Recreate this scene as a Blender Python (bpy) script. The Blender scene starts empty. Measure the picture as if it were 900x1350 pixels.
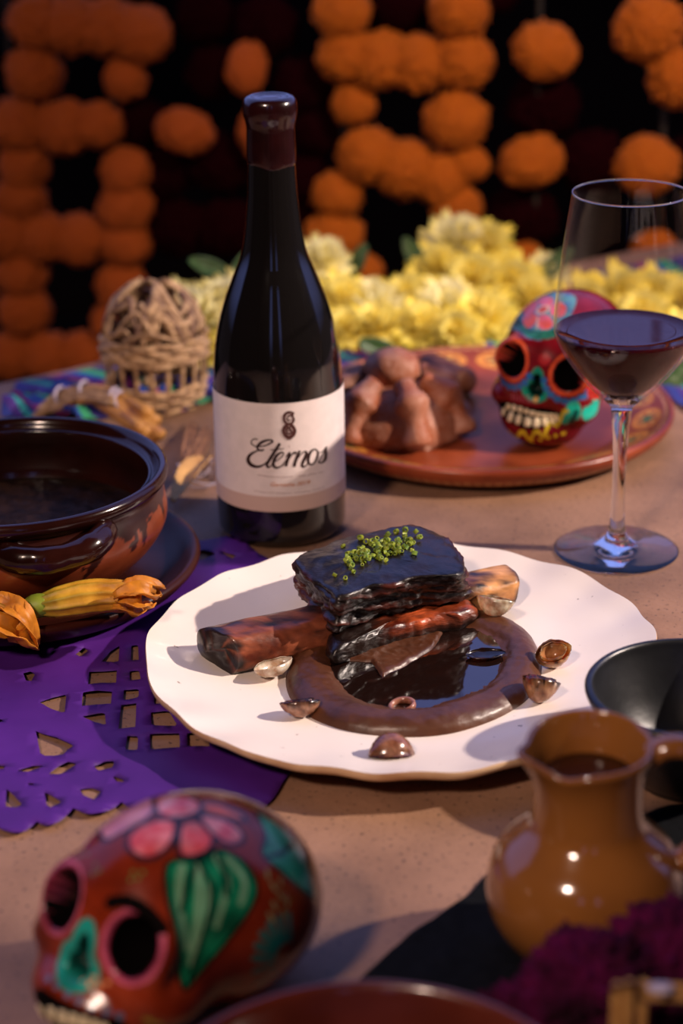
import bpy, bmesh, math, random
import numpy as np
from mathutils import Vector, Matrix, Euler, noise
from mathutils.bvhtree import BVHTree
from mathutils.geometry import delaunay_2d_cdt

random.seed(7)
RNG = np.random.default_rng(7)
SC = bpy.context.scene
COL = SC.collection
PI = math.pi
R = math.radians

# ------------------------------------------------------------------ camera
CAM_H, PITCH, FPX, ROLL = 0.52, R(22.5), 2630.0, R(1.0)
cam = bpy.data.cameras.new('camera')
camo = bpy.data.objects.new('camera', cam)
COL.objects.link(camo)
camo.location = (0, 0, CAM_H)
M = Matrix.Rotation(PI / 2 - PITCH, 3, 'X') @ Matrix.Rotation(-ROLL, 3, 'Z')
camo.rotation_euler = M.to_euler()
cam.sensor_fit = 'VERTICAL'
cam.sensor_height = 36.0
cam.lens = FPX / 1350 * 36.0
cam.clip_start = 0.02
cam.dof.use_dof = True
cam.dof.focus_distance = 1.13
cam.dof.aperture_fstop = 4.6
cam.dof.aperture_blades = 9
SC.camera = camo

# ------------------------------------------------------------------ light
SC.view_settings.view_transform = 'Standard'
SC.view_settings.look = 'None'
SC.view_settings.gamma = 1.0
SC.view_settings.use_curve_mapping = False
SC.view_settings.exposure = 0.0

w = bpy.data.worlds.new('sky')
SC.world = w
w.use_nodes = True
nt = w.node_tree
bg = nt.nodes['Background']
geo = nt.nodes.new('ShaderNodeTexCoord')
sep = nt.nodes.new('ShaderNodeSeparateXYZ')
nt.links.new(geo.outputs['Generated'], sep.inputs[0])
rmp = nt.nodes.new('ShaderNodeValToRGB')
nt.links.new(sep.outputs['Z'], rmp.inputs[0])
rmp.color_ramp.elements[0].position = 0.0
rmp.color_ramp.elements[0].color = (0.020, 0.016, 0.020, 1)
rmp.color_ramp.elements[1].position = 0.9
rmp.color_ramp.elements[1].color = (0.22, 0.33, 0.88, 1)
e = rmp.color_ramp.elements.new(0.22)
e.color = (0.24, 0.30, 0.78, 1)
nt.links.new(rmp.outputs[0], bg.inputs[0])
bg.inputs[1].default_value = 1.15


def lamp(kind, name, loc, target, power, color, **kw):
    l = bpy.data.lights.new(name, kind)
    l.energy = power
    l.color = color
    for k, v in kw.items():
        setattr(l, k, v)
    o = bpy.data.objects.new(name, l)
    COL.objects.link(o)
    o.location = loc
    o.rotation_euler = (Vector(target) - Vector(loc)).to_track_quat('-Z', 'Y').to_euler()
    return o


lamp('SPOT', 'key_spot', (1.55, 1.00, 0.98), (0.05, 1.225, 0.0), 235, (1.0, 0.82, 0.71), spot_size=R(31), spot_blend=0.22, shadow_soft_size=0.022)
lamp('SPOT', 'garland_fill', (0.9, 0.2, 1.5), (0.34, 1.93, 0.06), 190, (1.0, 0.74, 0.50), spot_size=R(30), spot_blend=0.9, shadow_soft_size=0.05)  # added lamp, brightens marigolds and yellow flowers from the front right
lamp('SPOT', 'soft_fill', (-0.75, -0.55, 1.5), (0, 1.3, 0.05), 125, (1.0, 0.72, 0.58), spot_size=R(60), spot_blend=1.0, shadow_soft_size=0.11)

# ------------------------------------------------------------------ pixel -> place
_f = np.array([0, math.cos(PITCH), -math.sin(PITCH)])
_u = np.array([0, math.sin(PITCH), math.cos(PITCH)])
_x = np.array([1.0, 0, 0])
_RI = _x * math.cos(ROLL) - _u * math.sin(ROLL)
_UP = _u * math.cos(ROLL) + _x * math.sin(ROLL)
CO = np.array([0, 0, CAM_H])


def ray(px, py):
    return _f + _RI * (px - 450) / FPX - _UP * (py - 675) / FPX


def at(px, py, z):
    d = ray(px, py)
    return Vector(CO + d * (z - CAM_H) / d[2])


def atY(px, py, Y):
    d = ray(px, py)
    return Vector(CO + d * Y / d[1])


# ------------------------------------------------------------------ helpers
def tag(o, label=None, cat=None, group=None, kind=None):
    if label: o['label'] = label
    if cat: o['category'] = cat
    if group: o['group'] = group
    if kind: o['kind'] = kind
    return o


def empty(name, loc, label, cat, group=None, rot=(0, 0, 0)):
    o = bpy.data.objects.new(name, None)
    o.empty_display_size = 0.01
    COL.objects.link(o)
    o.location = loc
    o.rotation_euler = rot
    return tag(o, label, cat, group)


def root_of(o):
    while o.parent: o = o.parent
    return o


def mesh(name, V, F, mat, parent=None, smooth=True, color=None, local=False):
    """V in world coordinates; stored relative to the thing's base unless local."""
    V = np.asarray([tuple(v) for v in V], float) if not isinstance(V, np.ndarray) else V
    if parent is not None and not local:
        V = V - np.array(root_of(parent).location)
    me = bpy.data.meshes.new(name)
    me.from_pydata(V.tolist() if len(V) < 200000 else V.tolist(), [], F)
    me.update()
    if smooth:
        me.polygons.foreach_set('use_smooth', [True] * len(me.polygons))
    if color is not None:
        a = me.color_attributes.new('paint', 'FLOAT_COLOR', 'POINT')
        c = np.ones((len(V), 4), np.float32)
        c[:, :3] = color
        a.data.foreach_set('color', c.ravel())
    if mat: me.materials.append(mat)
    o = bpy.data.objects.new(name, me)
    COL.objects.link(o)
    if parent is not None: o.parent = parent
    return o


def thing(name, V, F, mat, label, cat, group=None, origin=None, **kw):
    """single-mesh thing with its origin at its base"""
    V = np.asarray([tuple(v) for v in V], float) if not isinstance(V, np.ndarray) else V
    if origin is None:
        origin = (V[:, 0].mean(), V[:, 1].mean(), V[:, 2].min())
    o = mesh(name, V - np.array(origin), F, mat, **kw)
    o.location = origin
    return tag(o, label, cat, group)


def catmull(P, n=6, closed=False):
    P = [np.array(p, float) for p in P]
    out = []
    N = len(P)
    rng = range(N) if closed else range(N - 1)
    for i in rng:
        p0 = P[(i - 1) % N] if closed or i > 0 else 2 * P[0] - P[1]
        p1 = P[i]
        p2 = P[(i + 1) % N]
        p3 = P[(i + 2) % N] if closed or i + 2 < N else 2 * P[-1] - P[-2]
        for k in range(n):
            t = k / n
            out.append(0.5 * (2 * p1 + (p2 - p0) * t + (2 * p0 - 5 * p1 + 4 * p2 - p3) * t * t + (3 * p1 - p0 - 3 * p2 + p3) * t ** 3))
    if not closed: out.append(P[-1])
    return out


def lathe(prof, c=(0, 0, 0), seg=72, smoothn=0, fn=None):
    if smoothn: prof = catmull(prof, smoothn)
    V, F = [], []
    for (r, z) in prof:
        r = max(r, 1e-5)
        for k in range(seg):
            a = 2 * PI * k / seg
            x, y, zz = r * math.cos(a), r * math.sin(a), z
            if fn: x, y, zz = fn(x, y, zz, r, a)
            V.append((c[0] + x, c[1] + y, c[2] + zz))
    for i in range(len(prof) - 1):
        for k in range(seg):
            k2 = (k + 1) % seg
            F.append((i * seg + k, i * seg + k2, (i + 1) * seg + k2, (i + 1) * seg + k))
    return V, F


def tube(path, rad, seg=8, caps=True, flat=None, twist=0.0):
    P = [Vector(p) for p in path]
    n = len(P)
    rr = rad if isinstance(rad, (list, tuple, np.ndarray)) else [rad] * n
    V, F = [], []
    up = None
    for i in range(n):
        t = (P[min(i + 1, n - 1)] - P[max(i - 1, 0)])
        t = t.normalized() if t.length > 1e-9 else Vector((0, 0, 1))
        if up is None:
            up = Vector((0, 0, 1)) if abs(t.z) < 0.9 else Vector((0, 1, 0))
        s = t.cross(up)
        s = s.normalized() if s.length > 1e-6 else Vector((1, 0, 0))
        up = s.cross(t).normalized()
        for k in range(seg):
            a = 2 * PI * k / seg
            ca, sa = math.cos(a), math.sin(a) * (flat if flat else 1)
            b = twist * i
            x, y = ca * math.cos(b) - sa * math.sin(b), ca * math.sin(b) + sa * math.cos(b)
            V.append(P[i] + (s * x + up * y) * rr[i])
    for i in range(n - 1):
        for k in range(seg):
            k2 = (k + 1) % seg
            F.append((i * seg + k, i * seg + k2, (i + 1) * seg + k2, (i + 1) * seg + k))
    if caps:
        F.append(tuple(range(seg - 1, -1, -1)))
        F.append(tuple((n - 1) * seg + k for k in range(seg)))
    return V, F


def join(parts):
    V, F = [], []
    for v, f in parts:
        b = len(V)
        V += [tuple(p) for p in v]
        F += [tuple(i + b for i in q) for q in f]
    return V, F


def resample(loop, n):
    P = [np.array(p, float) for p in loop]
    P.append(P[0])
    d = [0]
    for i in range(1, len(P)): d.append(d[-1] + np.linalg.norm(P[i] - P[i - 1]))
    out = []
    j = 0
    for k in range(n):
        s = d[-1] * k / n
        while d[j + 1] < s: j += 1
        t = (s - d[j]) / max(d[j + 1] - d[j], 1e-9)
        out.append(P[j] * (1 - t) + P[j + 1] * t)
    return out


def loft(loops, cap_rings=0, dome=0.0):
    n = len(loops[0])
    loops = [list(map(np.array, l)) for l in loops]
    V = []
    F = []
    ctop = sum(loops[-1]) / n
    cbot = sum(loops[0]) / n
    L = list(loops)
    for k in range(1, cap_rings + 1):
        t = k / (cap_rings + 1)
        L.append([p * (1 - t) + ctop * t + np.array([0, 0, dome * (1 - (1 - t) ** 2)]) for p in loops[-1]])
    for l in L: V += [tuple(p) for p in l]
    for i in range(len(L) - 1):
        for k in range(n):
            k2 = (k + 1) % n
            F.append((i * n + k, i * n + k2, (i + 1) * n + k2, (i + 1) * n + k))
    V.append(tuple(ctop + np.array([0, 0, dome])))
    V.append(tuple(cbot))
    a, b = len(V) - 2, len(V) - 1
    base = (len(L) - 1) * n
    for k in range(n):
        k2 = (k + 1) % n
        F.append((base + k, base + k2, a))
        F.append((k2, k, b))
    return V, F


def ico(sub):
    bm = bmesh.new()
    bmesh.ops.create_icosphere(bm, subdivisions=sub, radius=1)
    V = np.array([v.co[:] for v in bm.verts])
    F = [tuple(v.index for v in f.verts) for f in bm.faces]
    bm.free()
    return V, F


def fnoise(V, s, seed=0, octv=3):
    o = Vector((seed * 13.7, seed * 7.1, seed * 3.3))
    return np.array([noise.fractal(Vector(v) * s + o, 1.0, 2.0, octv) for v in V])


def normals(V, F):
    F3 = np.array([f[:3] for f in F])
    n = np.cross(V[F3[:, 1]] - V[F3[:, 0]], V[F3[:, 2]] - V[F3[:, 0]])
    N = np.zeros_like(V)
    for k in range(3): np.add.at(N, F3[:, k], n)
    return N / np.maximum(np.linalg.norm(N, axis=1, keepdims=True), 1e-12)


def lin(h):
    h = h.lstrip('#')
    c = [int(h[i:i + 2], 16) / 255 for i in (0, 2, 4)]
    return tuple(x / 12.92 if x <= 0.04045 else ((x + 0.055) / 1.055) ** 2.4 for x in c)


def pmat(name, col, col2=None, scale=20, rough=0.5, bump=0.0, bscale=60, trans=0.0, ior=1.45, coat=0.0, sss=0.0, attr=False,
         speck=None, speck_scale=300, speck_t=0.68, metallic=0.0, sheen=0.0, translucent=0.0, detail=4, lo=0.35, hi=0.65, stretch=None, spec=0.5, croughness=0.05):
    m = bpy.data.materials.new(name)
    m.use_nodes = True
    n, l = m.node_tree.nodes, m.node_tree.links
    b = n['Principled BSDF']
    tc = n.new('ShaderNodeTexCoord')
    vec = tc.outputs['Object']
    if stretch:
        mp = n.new('ShaderNodeMapping')
        mp.inputs['Scale'].default_value = stretch
        l.new(vec, mp.inputs['Vector'])
        vec = mp.outputs[0]
    c1 = lin(col) if isinstance(col, str) else col
    b.inputs['Base Color'].default_value = (*c1, 1)
    out = None
    if attr:
        a = n.new('ShaderNodeVertexColor')
        a.layer_name = 'paint'
        out = a.outputs['Color']
    if col2 is not None:
        c2 = lin(col2) if isinstance(col2, str) else col2
        no = n.new('ShaderNodeTexNoise')
        no.inputs['Scale'].default_value = scale
        no.inputs['Detail'].default_value = detail
        l.new(vec, no.inputs['Vector'])
        mr = n.new('ShaderNodeMapRange')
        mr.inputs[1].default_value = lo
        mr.inputs[2].default_value = hi
        l.new(no.outputs['Fac'], mr.inputs[0])
        mx = n.new('ShaderNodeMix')
        mx.data_type = 'RGBA'
        l.new(mr.outputs[0], mx.inputs[0])
        if out is not None:
            mx.blend_type = 'MULTIPLY'
            l.new(out, mx.inputs[6])
            mx.inputs[7].default_value = (*c2, 1)
        else:
            mx.inputs[6].default_value = (*c1, 1)
            mx.inputs[7].default_value = (*c2, 1)
        out = mx.outputs[2]
    if speck is not None:
        no = n.new('ShaderNodeTexNoise')
        no.inputs['Scale'].default_value = speck_scale
        no.inputs['Detail'].default_value = 2
        l.new(vec, no.inputs['Vector'])
        mr = n.new('ShaderNodeMapRange')
        mr.inputs[1].default_value = speck_t
        mr.inputs[2].default_value = speck_t + 0.05
        l.new(no.outputs['Fac'], mr.inputs[0])
        mx = n.new('ShaderNodeMix')
        mx.data_type = 'RGBA'
        l.new(mr.outputs[0], mx.inputs[0])
        if out is not None: l.new(out, mx.inputs[6])
        else: mx.inputs[6].default_value = (*c1, 1)
        mx.inputs[7].default_value = (*lin(speck), 1)
        out = mx.outputs[2]
    if out is not None: l.new(out, b.inputs['Base Color'])
    b.inputs['Roughness'].default_value = rough
    b.inputs['IOR'].default_value = ior
    b.inputs['Metallic'].default_value = metallic
    b.inputs['Transmission Weight'].default_value = trans
    b.inputs['Coat Weight'].default_value = coat
    b.inputs['Coat Roughness'].default_value = croughness
    b.inputs['Specular IOR Level'].default_value = spec
    if sss:
        b.inputs['Subsurface Weight'].default_value = sss
        b.inputs['Subsurface Scale'].default_value = 0.01
    if sheen: b.inputs['Sheen Weight'].default_value = sheen
    if bump:
        no = n.new('ShaderNodeTexNoise')
        no.inputs['Scale'].default_value = bscale
        no.inputs['Detail'].default_value = 5
        l.new(vec, no.inputs['Vector'])
        bp = n.new('ShaderNodeBump')
        bp.inputs['Strength'].default_value = bump
        bp.inputs['Distance'].default_value = 0.002
        l.new(no.outputs['Fac'], bp.inputs['Height'])
        l.new(bp.outputs[0], b.inputs['Normal'])
    if translucent:
        t = n.new('ShaderNodeBsdfTranslucent')
        if out is not None: l.new(out, t.inputs[0])
        else: t.inputs[0].default_value = (*c1, 1)
        ms = n.new('ShaderNodeMixShader')
        ms.inputs[0].default_value = translucent
        l.new(b.outputs[0], ms.inputs[1])
        l.new(t.outputs[0], ms.inputs[2])
        l.new(ms.outputs[0], n['Material Output'].inputs[0])
    return m


def in_poly(P, poly):
    x, y = P[:, 0], P[:, 1]
    ins = np.zeros(len(P), bool)
    n = len(poly)
    for i in range(n):
        x1, y1 = poly[i]
        x2, y2 = poly[(i + 1) % n]
        if y1 == y2: continue
        c = ((y1 > y) != (y2 > y)) & (x < (x2 - x1) * (y - y1) / (y2 - y1) + x1)
        ins ^= c
    return ins


# ------------------------------------------------------------------ the setting
m_floor = pmat('floor_paint', '#110c0a', '#090706', scale=3, rough=0.95, spec=0.0)
V = [(-3, -3, -0.75), (3, -3, -0.75), (3, 4.2, -0.75), (-3, 4.2, -0.75), (-3, -3, -0.8), (3, -3, -0.8), (3, 4.2, -0.8), (-3, 4.2, -0.8)]
BOXF = [(0, 1, 2, 3), (7, 6, 5, 4), (0, 4, 5, 1), (1, 5, 6, 2), (2, 6, 7, 3), (3, 7, 4, 0)]
tag(mesh('floor', V, BOXF, m_floor, smooth=False), 'dark floor behind the table', kind='structure')
m_wall = pmat('wall_paint', '#0c0807', '#140d0b', scale=2.5, rough=0.95, spec=0.0)
V = [(-3, 4.2, -0.75), (3, 4.2, -0.75), (3, 4.2, 0.7), (-3, 4.2, 0.7), (-3, 4.3, -0.75), (3, 4.3, -0.75), (3, 4.3, 0.7), (-3, 4.3, 0.7)]
tag(mesh('wall_back', V, BOXF, m_wall, smooth=False), 'dark wall behind the marigold garlands', kind='structure')

for nm, (x0, y0, z0, x1, y1, z1) in {'added_ceiling': (-3, -3, 2.4, 3, 1.5, 2.5), 'added_wall_left': (-3.1, -3, -0.75, -3, 1.5, 2.4), 'added_wall_right': (3, -3, -0.75, 3.1, 1.5, 2.4),
                                    'added_wall_front': (-3, -3.1, -0.75, -0.9, -3, 2.4), 'added_wall_front.001': (-0.55, -3.1, -0.75, 0.5, -3, 2.4), 'added_wall_front.002': (0.8, -3.1, -0.75, 3, -3, 2.4)}.items():  # unseen enclosure added to darken reflections, slotted in front for bright streaks
    V = [(x0, y0, z0), (x1, y0, z0), (x1, y1, z0), (x0, y1, z0), (x0, y0, z1), (x1, y0, z1), (x1, y1, z1), (x0, y1, z1)]
    tag(mesh(nm, V, BOXF, m_wall, smooth=False), kind='structure')

# table ------------------------------------------------------------
m_table = pmat('table_stone', '#906c54', '#73543f', scale=14, rough=0.62, bump=0.25, bscale=260, speck='#4a352b', speck_scale=360, speck_t=0.635)
tb = empty('dining_table', (0, 1.0, -0.75), 'tan speckled stone table carrying the whole meal', 'table')
OUT = [(-0.75, 0.15), (0.75, 0.15), (0.75, 2.15), (0.30, 1.92), (-0.06, 1.70), (-0.23, 1.57), (-0.30, 1.525), (-0.75, 1.40)]
V = [(x, y, 0.0) for x, y in OUT] + [(x, y, -0.035) for x, y in OUT]
n = len(OUT)
F = [tuple(range(n)), tuple(range(2 * n - 1, n - 1, -1))] + [(i, i + n, (i + 1) % n + n, (i + 1) % n) for i in range(n)]
mesh('table_top', V, F, m_table, tb, smooth=False)
m_dark = pmat('table_leg_wood', '#2a1c14', rough=0.6)
for x, y in ((-0.6, 0.3), (0.6, 0.3), (0.6, 1.9), (-0.6, 1.35)):
    v, f = lathe([(0.03, -0.75), (0.03, -0.035)], (x, y, 0), 16)
    mesh('table_leg', v, f + [tuple(range(16))], m_dark, tb)

# ------------------------------------------------------------------ purple cut paper
m_papel = pmat('purple_tissue', '#5c2290', '#4a1a78', scale=9, rough=0.55, bump=0.35, bscale=40, translucent=0.25)
cx = lambda u, v: (u / 2.25, 820 + v / 2.25)
outline = catmull([(-190, 700), (60, 690), (240, 716), (300, 712), (335, 728), (370, 760), (400, 860), (402, 980), (371, 1040)], 5)
cusps = [(371, 1040), (330, 1066), (272, 1070), (215, 1058), (160, 1062), (97, 1071), (49, 1089), (-8, 1092), (-70, 1096), (-190, 1090)]
for (x0, y0), (x1, y1) in zip(cusps[:-1], cusps[1:]):
    for k in range(1, 9):
        t = k / 8
        outline.append((x0 + (x1 - x0) * t, y0 + (y1 - y0) * t + 13 * (1 - abs(2 * t - 1) ** 2.4)))
holes = [[(265, 158), (347, 152), (345, 190), (262, 196)], [(247, 222), (333, 217), (330, 258), (243, 262)], [(245, 290), (312, 283), (315, 318), (280, 308)],
         [(118, 245), (160, 232), (198, 222), (192, 280), (150, 265)], [(107, 335), (165, 355), (222, 380), (185, 410), (122, 408)], [(303, 130), (325, 100), (355, 78), (352, 128)],
         [(390, 80), (410, 76), (412, 122), (388, 125)], [(385, 155), (412, 150), (418, 178), (386, 182)], [(368, 212), (412, 210), (412, 235), (366, 240)], [(360, 258), (405, 250), (402, 325), (352, 332)],
         [(378, 350), (410, 350), (408, 392), (372, 392)], [(448, 278), (500, 275), (528, 318), (450, 320)], [(445, 345), (532, 342), (535, 385), (447, 390)],
         [(70, 165), (92, 160), (105, 170), (95, 190), (78, 190)], [(50, 458), (100, 435), (132, 438), (80, 458)], [(145, 462), (175, 440), (205, 428), (230, 435), (180, 462)],
         [(20, 508), (45, 530), (68, 555), (55, 564), (18, 562)], [(133, 520), (160, 530), (185, 545), (150, 565), (140, 560)], [(238, 505), (270, 498), (300, 508), (280, 532), (245, 520)],
         [(280, 440), (310, 428), (340, 428), (335, 445), (290, 450)], [(458, 160), (500, 158), (500, 190), (458, 192)], [(458, 215), (510, 215), (510, 250), (458, 252)], [(555, 345), (620, 342), (622, 378), (557, 382)],
         [(0, 300), (12, 305), (0, 312), (-12, 306)], [(-30, 430), (18, 438), (10, 446), (-25, 446)], [(225, 110), (250, 85), (262, 95), (240, 118)], [(335, 468), (365, 478), (368, 488), (345, 484)],
         [(85, 495), (102, 496), (100, 502), (86, 501)], [(-60, 200), (-20, 210), (-25, 250), (-70, 240)], [(-80, 330), (-30, 340), (-40, 380), (-90, 372)],
         [(560, -190), (600, -205), (640, -190), (600, -175)], [(655, -200), (700, -190), (690, -175)]]
holes = [[cx(*q) for q in h] for h in holes]
W = lambda p: tuple(at(p[0], p[1], 0.0))[:2]
ol = [W(p) for p in outline]
hl = [resample([W(p) for p in h], 16) for h in holes]
verts, edges = [], []
for loop in [ol] + hl:
    b = len(verts)
    loop = [tuple(p) for p in loop]
    verts += loop
    edges += [(b + i, b + (i + 1) % len(loop)) for i in range(len(loop))]
A = np.array(ol)
gx, gy = np.meshgrid(np.arange(A[:, 0].min(), A[:, 0].max(), 0.006), np.arange(A[:, 1].min(), A[:, 1].max(), 0.006))
G = np.stack([gx.ravel(), gy.ravel()], 1) + RNG.uniform(-0.001, 0.001, (gx.size, 2))
keep = in_poly(G, ol)
for h in hl: keep &= ~in_poly(G, h)
verts += [tuple(p) for p in G[keep]]
cv, ce, cf, *_ = delaunay_2d_cdt([Vector(p) for p in verts], edges, [], 0, 1e-6)
P2 = np.array([v[:] for v in cv])
cen = np.array([P2[list(f)].mean(0) for f in cf])
ok = in_poly(cen, ol)
for h in hl: ok &= ~in_poly(cen, [tuple(p) for p in h])
F = [tuple(f) for f, k in zip(cf, ok) if k]
z = np.array([0.0022 + 0.0018 * noise.fractal(Vector((p[0] * 34, p[1] * 34, 3.1)), 1, 2, 3) + 0.0009 * abs(noise.noise(Vector((p[0] * 70, p[1] * 22, 9)))) for p in P2])
z = np.clip(z, 0.0006, 0.0045)
flat = np.zeros(len(P2), bool)
z[flat] = 0.0007
o = thing('paper_banner', np.c_[P2, z], F, m_papel, 'purple cut-paper banner with punched windows and scalloped hem, lying under the plate', 'paper banner', origin=(-0.1, 0.95, 0))
md = o.modifiers.new('thick', 'SOLIDIFY'); md.thickness = 0.00015

# ------------------------------------------------------------------ white plate
m_plate = pmat('plate_glaze', '#ebe0d6', '#e2d5ca', scale=8, rough=0.30, bump=0.12, bscale=30, speck='#8a7a6c', speck_scale=160, speck_t=0.735, attr=False, coat=0.15)
m_rim = pmat('plate_clay', '#b98e66', '#d7b691', scale=40, rough=0.6)
pl, pr_ = at(186, 876, 0.022), at(866, 838, 0.022)
pt, pb = at(602, 712, 0.022), at(505, 1020, 0.022)
PC = Vector(((pl.x + pr_.x) / 2, (pt.y + pb.y) / 2, 0))
PRX, PRY = (pr_.x - pl.x) / 2, (pt.y - pb.y) / 2
print('plate', PC, PRX, PRY)


def plate_fn(x, y, z, r, a):
    wv = 1 + 0.009 * noise.noise(Vector((math.cos(a) * 2.2, math.sin(a) * 2.2, 1.7))) + 0.007 * math.sin(a * 19 + 2 * math.sin(a * 3)) * (0.4 + 0.6 * abs(math.sin(a * 2.3 + 1)))
    k = (r / 1.0)
    f = 1 + (wv - 1) * min(1, max(0, (k - 0.7) / 0.3))
    zz = z + (0.0016 * noise.noise(Vector((math.cos(a) * 3, math.sin(a) * 3, 5))) + 0.0008 * math.sin(a * 19)) * max(0, (k - 0.75) / 0.25) if z > 0.004 else z
    return x * PRX * f, y * PRY * f, zz


def plate_z(x, y):
    r = math.hypot((x - PC.x) / PRX, (y - PC.y) / PRY)
    return float(np.interp(r, [0, 0.55, 0.72, 0.9, 1.0], [0.007, 0.0075, 0.010, 0.0165, 0.0215]))


plate = empty('dinner_plate', PC, 'large white handmade plate with wavy rim holding the short rib', 'plate')
top = [(0.0, 0.007), (0.2, 0.007), (0.4, 0.007), (0.55, 0.0075), (0.64, 0.0085), (0.72, 0.010), (0.8, 0.0128), (0.88, 0.0158), (0.94, 0.0185), (0.985, 0.0212), (0.997, 0.0218)]
v, f = lathe(top, PC, 240, fn=plate_fn)
mesh('plate_top', v, f, m_plate, plate)
und = [(0.997, 0.0218), (1.0, 0.0205), (0.996, 0.0180), (0.97, 0.0150), (0.92, 0.0115), (0.84, 0.0068), (0.76, 0.0042), (0.70, 0.003), (0.66, 0.0), (0.0, 0.0)]
v, f = lathe(und, PC, 240, fn=plate_fn)
tag(mesh('plate_rim', v, f, m_rim, plate), 'tan unglazed rim edge')

# ------------------------------------------------------------------ bottle
BX, BY, BR = -0.0398, 1.232, 0.0425


def zat(py, X=BX, Y=BY):
    d = ray(372, py)
    return CAM_H + d[2] / d[1] * Y


m_bottle = pmat('bottle_glass', (0.006, 0.005, 0.005), rough=0.04, coat=0.6, ior=1.5)
m_wax = pmat('wax', '#26090a', '#1a0607', scale=60, rough=0.22, coat=0.7, bump=0.2, bscale=30)
m_paper = pmat('label_paper', '#e6d8d4', '#ddd0cc', scale=120, rough=0.55, bump=0.06, bscale=900)
m_band = pmat('label_band', '#c9aca0', rough=0.6)
m_ink = pmat('label_ink', '#2c1512', rough=0.5)
m_gray = pmat('label_gray_ink', '#a58f8c', rough=0.6)
m_orange_ink = pmat('label_orange_ink', '#c67a3c', rough=0.5)
m_brown_ink = pmat('label_brown_ink', '#4d2a26', rough=0.5)
bot = empty('wine_bottle', (BX, BY, 0), 'tall dark wine bottle with white Eternos label and brown wax seal', 'bottle')
prof = [(0.0, 0.0), (0.030, 0.0), (0.038, 0.0012), (0.0415, 0.005), (BR, 0.011), (BR, 0.05), (BR, 0.094), (0.0418, 0.109), (0.0403, 0.126), (0.0374, 0.142), (0.0328, 0.158), (0.0268, 0.1736),
        (0.0208, 0.1889), (0.0180, 0.2047), (0.0159, 0.2241), (0.0150, 0.240), (0.0146, 0.256), (0.0143, 0.270)]
print('bottle z at 400,350,300,250,200,122', [round(zat(y), 4) for y in (450, 400, 350, 300, 260, 200, 122)])
v, f = lathe(prof, (BX, BY, 0), 96, smoothn=4)
mesh('bottle_body', v, f, m_bottle, bot)
wx = [(0.01445, 0.246), (0.0152, 0.2465), (0.0153, 0.255), (0.0151, 0.262), (0.0150, 0.268), (0.0156, 0.272), (0.0166, 0.276), (0.0170, 0.2805), (0.0165, 0.2845), (0.0148, 0.287), (0.012, 0.2878), (0.009, 0.2868), (0.0045, 0.2876), (0.0, 0.2878)]
v, f = lathe(wx, (BX, BY, 0), 64, smoothn=4, fn=lambda x, y, z, r, a: (x, y, z + (0.0012 * math.sin(a * 2 + 1) + 0.0006 * math.sin(a * 5) if z < 0.25 else 0)))
tag(mesh('wax_capsule', v, f, m_wax, bot), 'dark red-brown wax capsule')


def cyl(px, py, rad):
    d = ray(px, py)
    ox, oy = -BX, -BY
    a = d[0] ** 2 + d[1] ** 2
    b = 2 * (d[0] * ox + d[1] * oy)
    c = ox * ox + oy * oy - rad * rad
    t = (-b - math.sqrt(max(0, b * b - 4 * a * c))) / (2 * a)
    p = CO + d * t
    return math.atan2(p[0] - BX, -(p[1] - BY)), p[2]


LR = BR + 0.00025
zt = cyl(372, 532, LR)[1]
zb = cyl(372, 675, LR)[1]
zm = cyl(372, 655, LR)[1]


def cyl_sheet(z0, z1, rad, a0, a1, seg=96, rows=8):
    V, F = [], []
    for j in range(rows + 1):
        for k in range(seg + 1):
            a = a0 + (a1 - a0) * k / seg
            z = z0 + (z1 - z0) * j / rows
            V.append((BX + rad * math.sin(a), BY - rad * math.cos(a), z))
    for j in range(rows):
        for k in range(seg):
            q = j * (seg + 1) + k
            F.append((q, q + 1, q + seg + 2, q + seg + 1))
    return V, F


v, f = cyl_sheet(zb, zt, LR, R(-108), R(104))
lab = mesh('label', v, f, m_paper, bot)
tag(lab, 'white paper label')
v, f = cyl_sheet(zb, zm, LR + 0.0001, R(-108), R(104), rows=2)
mesh('label_band', v, f, m_band, lab)


KW = 1.2


def stroke(pts, widths, sc=1 / 6.43, ox=310, oy=530, n=8, rad=LR + 0.00025):
    """calligraphic stroke wrapped round the bottle; widths in crop pixels"""
    q = catmull([(p[0], p[1]) for p in pts], n)
    wv = np.interp(np.linspace(0, 1, len(q)), np.linspace(0, 1, len(widths)), widths)
    V, F = [], []
    for i, p in enumerate(q):
        t = q[min(i + 1, len(q) - 1)] - q[max(i - 1, 0)]
        t = t / max(np.linalg.norm(t), 1e-9)
        nn = np.array([-t[1], t[0]])
        for s in (-1, 1):
            e = p + nn * s * wv[i] * KW / 2
            a, z = cyl(ox + e[0] * sc, oy + e[1] * sc, rad)
            V.append((BX + rad * math.sin(a), BY - rad * math.cos(a), z))
    for i in range(len(q) - 1): F.append((2 * i, 2 * i + 1, 2 * i + 3, 2 * i + 2))
    return V, F


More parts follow.
